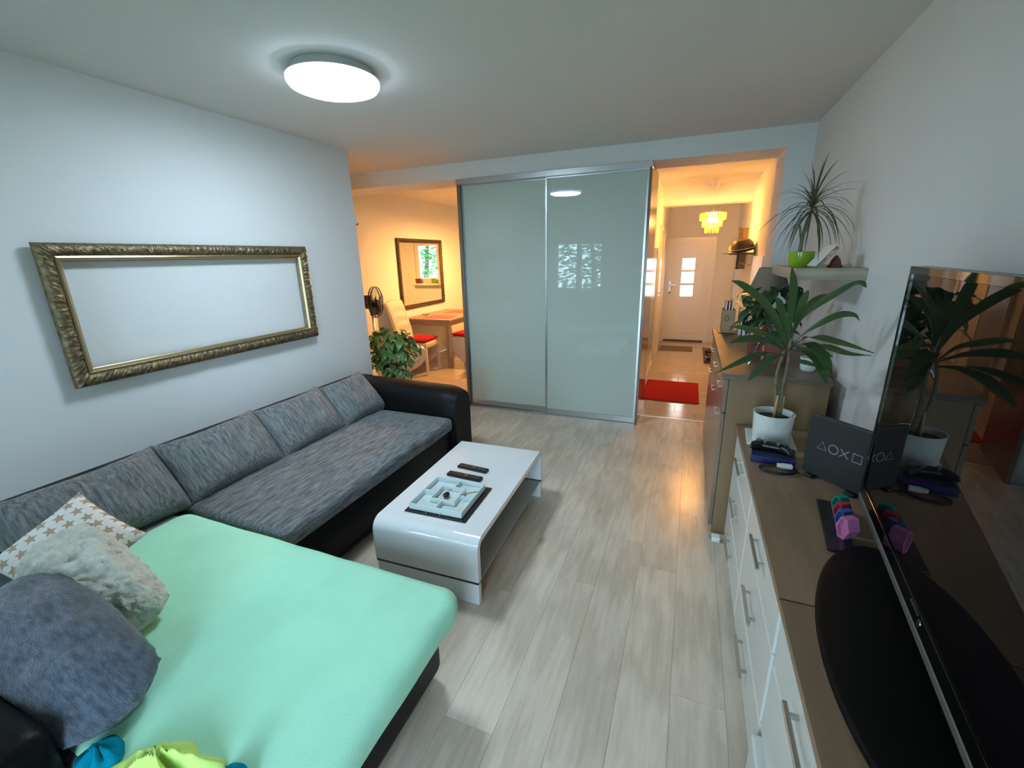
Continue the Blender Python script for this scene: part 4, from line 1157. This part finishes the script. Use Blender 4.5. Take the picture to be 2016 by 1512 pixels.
def chandelier():
    c = (.195, 6.58)
    t = thing('crystal_chandelier', 'small three-tier crystal chandelier glowing warm in the hallway', 'lamp', (c[0], c[1], 1.85))
    lathe('ceiling_cup', [(0, 2.415), (.042, 2.415), (.050, 2.43), (.050, 2.5155), (0, 2.5155)], (*c, 0), M['white'], t, 24)
    tube('cord', [(c[0], c[1], 2.42), (c[0], c[1], 2.145)], .004, M['white'], t, 6)
    lathe('cord_grip', [(0, 2.12), (.020, 2.12), (.006, 2.16), (0, 2.16)], (*c, 0), M['white'], t, 16)
    protos = {}
    for k, (r, z1, h, n) in enumerate(((.155, 2.105, .088, 26), (.118, 2.015, .080, 20), (.082, 1.935, .075, 14))):
        ring = [(c[0]+r*math.cos(2*PI*i/40), c[1]+r*math.sin(2*PI*i/40), z1+.004) for i in range(40)]
        tube('tier_ring', ring, .005, M['goldlip'], t, 6, True)
        bm = bmesh.new()
        for zz, s in ((0, .010), (-.012, .013), (-h+.018, .012), (-h, .002)):
            pass
        rows = [[bm.verts.new((s*math.cos(PI/2*q+PI/4), s*.6*math.sin(PI/2*q+PI/4), zz)) for q in range(4)] for zz, s in ((0, .008), (-.010, .014), (-h+.016, .013), (-h, .003))]
        for a, b2 in zip(rows, rows[1:]):
            for q in range(4): bm.faces.new((a[q], a[(q+1) % 4], b2[(q+1) % 4], b2[q]))
        bm.faces.new(rows[0]); bm.faces.new(rows[-1]); bmesh.ops.recalc_face_normals(bm, faces=bm.faces)
        me = bpy.data.meshes.new('crystal'); bm.to_mesh(me); bm.free(); me.materials.append(M['crystal'])
        for i in range(n):
            a = 2*PI*i/n
            o = link_mesh('crystal', me, None, t, (c[0]+r*math.cos(a), c[1]+r*math.sin(a), z1)); o.rotation_euler = (0, 0, a+PI/2)
    tube('spoke', [(c[0]-.155, c[1], 2.110), (c[0]+.155, c[1], 2.110)], .004, M['goldlip'], t, 6)
    tube('spoke', [(c[0], c[1]-.155, 2.110), (c[0], c[1]+.155, 2.110)], .004, M['goldlip'], t, 6)
    lathe('top_plate', [(0, 2.113), (.135, 2.113), (.135, 2.119), (0, 2.119)], (*c, 0), M['white'], t, 32)
    for a in (.5, 2.6, 4.7):
        p = (c[0]+.05*math.cos(a), c[1]+.05*math.sin(a), 0)
        lathe('bulb', [(0, 1.995), (.012, 1.998), (.020, 2.015), (.018, 2.035), (.009, 2.055), (0, 2.058)], p, M['bulb'], t, 14)
        lathe('bulb_holder', [(0, 2.056), (.010, 2.056), (.010, 2.10), (0, 2.10)], p, M['white'], t, 12)
chandelier()

rug = box('red_rug', -.425, .20, 5.0, 5.84, .0005, .014, M['red'], None, .004, 2); tag(rug, 'bright red rug on the hallway floor', 'rug')
dm = box('door_mat', -.42, .125, 7.86, 8.26, .0005, .012, M['mat'], None, .003, 1); tag(dm, 'brown doormat in front of the white entrance door', 'doormat')
def shoes():
    r = thing('shoe_tray', 'low dark shoe tray on the hallway floor behind the sideboard', 'tray', (.44, 7.6, 0))
    box('tray_floor', .29, .60, 7.05, 8.20, .0005, .012, M['bronze'], r)
    boxes('tray_rim', [(.29, .30, 7.05, 8.2, .012, .035), (.30, .60, 7.05, 7.06, .012, .035)], M['bronze'], r)
    for k, (y, mt, lab) in enumerate(((7.20, 'black', 'dark shoe on the shoe tray, nearest of the row'), (7.45, 'cap', 'brown shoe on the shoe tray, middle of the row'), (7.75, 'black', 'dark shoe on the shoe tray, farthest of the row'))):
        s = thing('shoe', lab, 'shoe', group='shoes on the tray')
        bm = bmesh.new(); n = 12; rows = []
        for i in range(n+1):
            f = i/n; x = -.13+.26*f; w2 = .045*(1-.75*abs(f-.45)**2*2.2); h = .035+.055*max(0, 1-f/.55) if f < .55 else .035+.02*math.sin((f-.55)/.45*PI)
            if i in (0, n): w2 *= .5
            rows.append([bm.verts.new((x, w2*math.cos(a), .012+h*max(0, math.sin(a)))) for a in [PI*q/8 for q in range(9)]])
        for a, b2 in zip(rows, rows[1:]):
            for q in range(8): bm.faces.new((a[q], a[q+1], b2[q+1], b2[q]))
        bm.faces.new(rows[0]); bm.faces.new(rows[-1])
        bmo('upper', bm, M[mt], s, True)
        box('sole', -.135, .135, -.044, .044, 0, .014, M['white'] if k == 1 else M['black'], s, .005, 2)
        tube('lace', [(-.01, -.02, .075), (.02, .015, .068), (.045, -.015, .062), (.06, .01, .058)], .003, M['white'], s, 6)
        s.location = (.45, y, .0125); s.rotation_euler = (0, 0, PI)
shoes()
def coat_rack():
    t = thing('coat_rack', 'dark wall coat rack with a shelf on the right hallway wall', 'coat rack', (HR, 6.9, 1.3))
    for y in (7.20,):
        box('upright', HR-.115, HR-.0005, y-.012, y+.012, 1.38, 1.94, M['tallwood'], t, .002, 1)
        box('upright_edge', HR-.115, HR-.095, y-.06, y-.0125, 1.38, 1.94, M['bronze'], t)
    box('shelf_board', .40, HR-.023, 6.05, 7.60, 1.585, 1.606, M['bronze'], t, .002, 1)
    for y in (6.25, 6.7, 7.15): tube('hook', smooth_pts([(HR-.022, y, 1.47), (HR-.06, y, 1.455), (HR-.07, y, 1.48)], 8), .005, M['steel'], t, 6)
    z = 1.6065
    h = thing('leather_cap', 'dark brown leather hat on the coat rack shelf', 'hat', (.55, 6.22, z))
    lathe('crown', [(.125, z+.012), (.130, z+.03), (.120, z+.10), (.085, z+.15), (0, z+.165)], (.555, 6.22, 0), M['cap'], h, 28)
    lathe('brim', [(0, z), (.145, z), (.148, z+.006), (.13, z+.013), (0, z+.013)], (.545, 6.22, 0), M['cap'], h, 28)
    tube('hat_band', [(.555+.1312*math.cos(2*PI*i/30), 6.22+.1312*math.sin(2*PI*i/30), z+.034) for i in range(30)], .006, M['beige'], h, 6, True)
    h.rotation_euler = (R(6), R(-10), 0); h.scale = (1, 1.25, .85); h.location.z += .025
    bm = bmesh.new(); random.seed(8)
    add_tube(bm, smooth_pts([(.50, 6.95, z+.03), (.47, 6.8, z+.06), (.52, 6.68, z+.05), (.45, 6.58, z+.07), (.50, 6.46, z+.045), (.43, 6.5, z+.028)], 30), [.028+.008*math.sin(i*1.7) for i in range(30)], 10)
    s = bmo('folded_scarf', bm, M['scarf'], None, True); tag(s, 'bundled gold scarf next to the hat on the coat rack shelf', 'scarf')
    wb = thing('cover_panel', 'white flat cover panel on the hallway wall under the coat rack shelf', 'panel', (HR, 5.75, 1.2))
    box('cover', HR-.03, HR-.0005, 5.25, 6.05, 1.22, 1.57, M['white'], wb, .004, 2)
    box('latch', HR-.036, HR-.030, 5.60, 5.66, 1.25, 1.27, M['steel'], wb)
coat_rack()

# ------------------------------------------------------------------ dining corner
def dining():
    # mirror
    t = wall_frame('wall_mirror', 'mirror in a dark bronze frame on the dining corner wall', 'mirror', 5.62, 6.90, .865, 1.925, XD, 1, .062, .035, M['bronze'], M['bronze'], 4, .004)
    box('mirror_glass', XD+.004, XD+.012, 5.665, 6.855, .91, 1.88, M['mirror'], t)
    # table
    t = thing('dining_table', 'grey-brown wooden dining table under the wall mirror', 'table', (-3.68, 6.25, 0))
    x0, x1, y0, y1, z1 = -4.09, -3.27, 5.63, 6.95, .74
    box('table_top', x0, x1, y0, y1, z1-.022, z1, M['tablewood'], t, .003, 1)
    boxes('apron', [(x0+.05, x1-.05, y0+.04, y0+.06, z1-.10, z1-.022), (x0+.05, x1-.05, y1-.06, y1-.04, z1-.10, z1-.022), (x1-.06, x1-.04, y0+.06, y1-.06, z1-.10, z1-.022)], M['tablewood'], t)
    for x in (x0+.035, x1-.085):
        for y in (y0+.02, y1-.07): box('leg', x, x+.05, y, y+.05, 0, z1-.022, M['tablewood'], t, .003, 1)
    for y, lab in ((5.90, 'coral red placemat at the near end of the dining table'), (6.58, 'coral red placemat at the far end of the dining table')):
        p = box('placemat', -3.82, -3.36, y-.16, y+.16, z1+.0005, z1+.004, M['coral'], None, .001, 1); tag(p, lab, 'placemat', 'placemats on the dining table')
    # glass dish on table
    b2 = thing('glass_bowl', 'small clear dish on the dining table', 'bowl', (-3.92, 6.0, z1))
    lathe('bowl', [(0, z1+.0005), (.03, z1+.0005), (.06, z1+.035), (.057, z1+.035), (.028, z1+.005), (0, z1+.005)], (-3.92, 6.0, 0), M['glassy'], b2, 24)
    lathe('spoon_rest', [(0, z1+.006), (.02, z1+.006), (.02, z1+.012), (0, z1+.012)], (-3.92, 6.0, 0), M['bronze'], b2, 16)
    def chair(name, label, loc, rz):
        t = thing(name, label, 'chair', group='cream dining chairs')
        # local: faces +X, origin at centre of the seat on the floor
        box('seat', -.22, .24, -.21, .21, .385, .465, M['cream'], t, .02, 3, True)
        # upholstered skirt panels with an arched lower edge
        for y in (-.205, .185):
            poly = [(-.24, .02)]
            poly += [(-.24+.06+.40*math.sin(PI/2*i/8), .02+.30*(1-math.cos(PI/2*i/8))**.8) for i in range(9)]
            poly += [(.235, .33), (.235, .39), (-.24, .39)]
            prism('side_panel', poly, 'Y', y, y+.02, M['cream'], t)
        # back: thick, curved, button tufted
        bm = bmesh.new(); nu, nv = 16, 24; G = {}
        btn = [(u, v) for v in (.30, .52, .74) for u in (-.10, .0+.001, .10)]
        for s in (0, 1):
            for i in range(nu+1):
                for j in range(nv+1):
                    u, v = i/nu*2-1, j/nv
                    y = u*.205; z = .43+v*.60+.03*(1-u*u)*v
                    lean = -.20-.13*v-.03*v*v
                    x = lean+(.045 if s else -.045)*(1-.5*abs(u)**6)*(1-.6*v**8)
                    if s:
                        for bu, bv in btn:
                            dd = ((y-bu)/.045)**2+((v-bv)*.6/.05)**2
                            x -= .030*math.exp(-dd)
                    G[s, i, j] = bm.verts.new((x, y, z))
        for s in (0, 1):
            for i in range(nu):
                for j in range(nv):
                    f = (G[s, i, j], G[s, i+1, j], G[s, i+1, j+1], G[s, i, j+1]); bm.faces.new(f if s else tuple(reversed(f)))
        for j in range(nv):
            for i in (0, nu): bm.faces.new((G[0, i, j], G[0, i, j+1], G[1, i, j+1], G[1, i, j]))
        for i in range(nu):
            for j in (0, nv): bm.faces.new((G[0, i, j], G[0, i+1, j], G[1, i+1, j], G[1, i, j]))
        o = bmo('backrest', bm, M['cream'], t, True); auto_smooth(o, 60)
        for bu, bv in btn:
            lathe('button', [(0, -.004), (.008, 0), (0, .005)], (-.20-.13*bv-.03*bv*bv+.022, bu, .43+bv*.6+.03*(1-(bu/.205)**2)*bv), M['cream'], o, 10, 'X')
        for y in (-.185, .185):
            bm = bmesh.new(); add_tube(bm, [(.215, y, .40), (.225, y, 0)], [.026, .016], 4); bmo('leg', bm, M['cream'], t)
            bm = bmesh.new(); add_tube(bm, [(-.215, y, .40), (-.235, y, 0)], [.024, .016], 4); bmo('leg', bm, M['cream'], t)
        t.location = (*loc, 0); t.rotation_euler = (0, 0, rz)
        return t
    def pad(loc, rz, lab):
        bm = pillow_bm(.42, .42, .06, n=18, pinch=.04, wr=.006, seed=3, pw=5)
        bmesh.ops.recalc_face_normals(bm, faces=bm.faces)
        me = bpy.data.meshes.new('seat_pad'); bm.to_mesh(me); bm.free()
        o = link_mesh('seat_pad', me, M['red'], None, (loc[0], loc[1], .497), True); o.rotation_euler = (0, 0, rz); tag(o, lab, 'cushion', 'red seat pads')
    chair('dining_chair', 'cream tufted dining chair in front of the dining table with red pad', (-3.66, 5.36), R(4))
    pad((-3.645, 5.36), R(4), 'red seat pad on the nearer cream chair')
    chair('dining_chair', 'cream dining chair half hidden behind the wardrobe', (-3.13, 5.99), R(176))
    pad((-3.145, 5.99), R(176), 'red seat pad on the cream chair half hidden behind the wardrobe')
    # fan
    f = thing('pedestal_fan', 'black pedestal fan behind the pothos', 'fan', (-3.24, 3.92, 0))
    cz, cx, cy = 1.175, -3.20, 3.92
    lathe('floor_base', [(0, 0), (.17, 0), (.17, .02), (.03, .05), (0, .05)], (-3.24, 3.92, 0), M['black'], f, 32)
    tube('pole', [(-3.25, 3.92, .04), (-3.25, 3.92, 1.06)], .012, M['steel'], f, 10)
    lathe('motor', [(0, -.16), (.05, -.16), (.075, -.13), (.075, -.05), (.04, -.035), (0, -.035)], (cx, cy, cz), M['black'], f, 24, 'X')
    tube('yoke', [(-3.25, 3.92, 1.03), (-3.25, 3.92, 1.14)], .022, M['black'], f, 10)
    ax = []
    for k, x in enumerate((-.035, .055)):
        tube('guard_rim', [(cx+x*.3, cy+.165*math.cos(2*PI*i/40), cz+.165*math.sin(2*PI*i/40)) for i in range(40)], .006, M['black'], f, 6, True)
    bm = bmesh.new()
    for i in range(30):
        a = 2*PI*i/30
        for x in (-.045, .06):
            add_tube(bm, smooth_pts([(cx+x, cy+.03*math.cos(a), cz+.03*math.sin(a)), (cx+x*.95, cy+.10*math.cos(a), cz+.10*math.sin(a)), (cx+x*.3, cy+.165*math.cos(a), cz+.165*math.sin(a))], 6), .0016, 4)
    bmo('guard_wires', bm, M['black'], f)
    lathe('guard_cap', [(0, .055), (.035, .056), (.035, .063), (0, .066)], (cx, cy, cz), M['black'], f, 20, 'X')
    for k in range(5):
        a = 2*PI*k/5
        bm = bmesh.new(); rows = []
        for i in range(5):
            r = .03+.115*i/4; w2 = .35+.15*math.sin(i/4*PI)
            rows.append([bm.verts.new((cx+.018*(q-.5)*2, cy+r*math.cos(a+(q-.5)*2*w2), cz+r*math.sin(a+(q-.5)*2*w2))) for q in (0, .5, 1)])
        for p, q in zip(rows, rows[1:]):
            for m2 in (0, 1): bm.faces.new((p[m2], p[m2+1], q[m2+1], q[m2]))
        bmo('fan_blade', bm, M['black'], f, True)
    lathe('hub', [(0, -.03), (.028, -.03), (.028, .03), (0, .035)], (cx, cy, cz), M['black'], f, 16, 'X')
    f.rotation_euler = (0, 0, R(16))
    # warm pendant hidden from view by the wardrobe
    p = thing('dining_pendant', 'warm pendant lamp over the dining area behind the wardrobe', 'lamp', (-2.75, 6.35, 1.9))
    c = (-2.75, 6.35, 0)
    tube('cord', [(-2.75, 6.35, 2.515), (-2.75, 6.35, 2.25)], .004, M['white'], p, 6)
    bm = bmesh.new(); n = 32; rg = []
    for r, zz in ((.16, 2.02), (.05, 2.25), (.046, 2.25), (.156, 2.02)): rg.append([bm.verts.new((c[0]+r*math.cos(2*PI*i/n), c[1]+r*math.sin(2*PI*i/n), zz)) for i in range(n)])
    for a, b3 in list(zip(rg, rg[1:]))+[(rg[-1], rg[0])]:
        for i in range(n): bm.faces.new((a[i], a[(i+1) % n], b3[(i+1) % n], b3[i]))
    bmo('pendant_shade', bm, M['glassy'], p, True)
    lathe('bulb', [(0, 1.985), (.025, 1.995), (.034, 2.03), (.028, 2.07), (.014, 2.10), (0, 2.10)], c, M['bulb2'], p, 18)
    # window sill pots
    z = 1.1005
    for x, mt, r, lab in ((-2.56, 'brownred', .065, 'dark red pot on the dining window sill'), (-2.95, 'greenpot', .05, 'green pot on the dining window sill')):
        q = thing('sill_pot', lab, 'pot', (x, 8.41, z))
        lathe('body', [(0, z), (r*.8, z), (r, z+.10), (r*.92, z+.10), (r*.9, z+.085), (0, z+.085)], (x, 8.41, 0), M[mt], q, 24)
        lathe('soil', [(0, z+.082), (r*.89, z+.0855), (0, z+.09)], (x, 8.41, 0), M['soil'], q, 16)
    sn = thing('wall_sensor', 'tiny white sensor on the dining wall by the living room corner', 'sensor', (-2.80, 3.40, 2.0))
    sy = 3.312
    box('case', XL-.10, XL-.002, sy, sy+.03, 1.93, 2.0, M['white'], sn, .005, 2)
    box('lens', XL-.03, XL-.004, sy+.03, sy+.04, 1.925, 1.945, M['black'], sn)
dining()
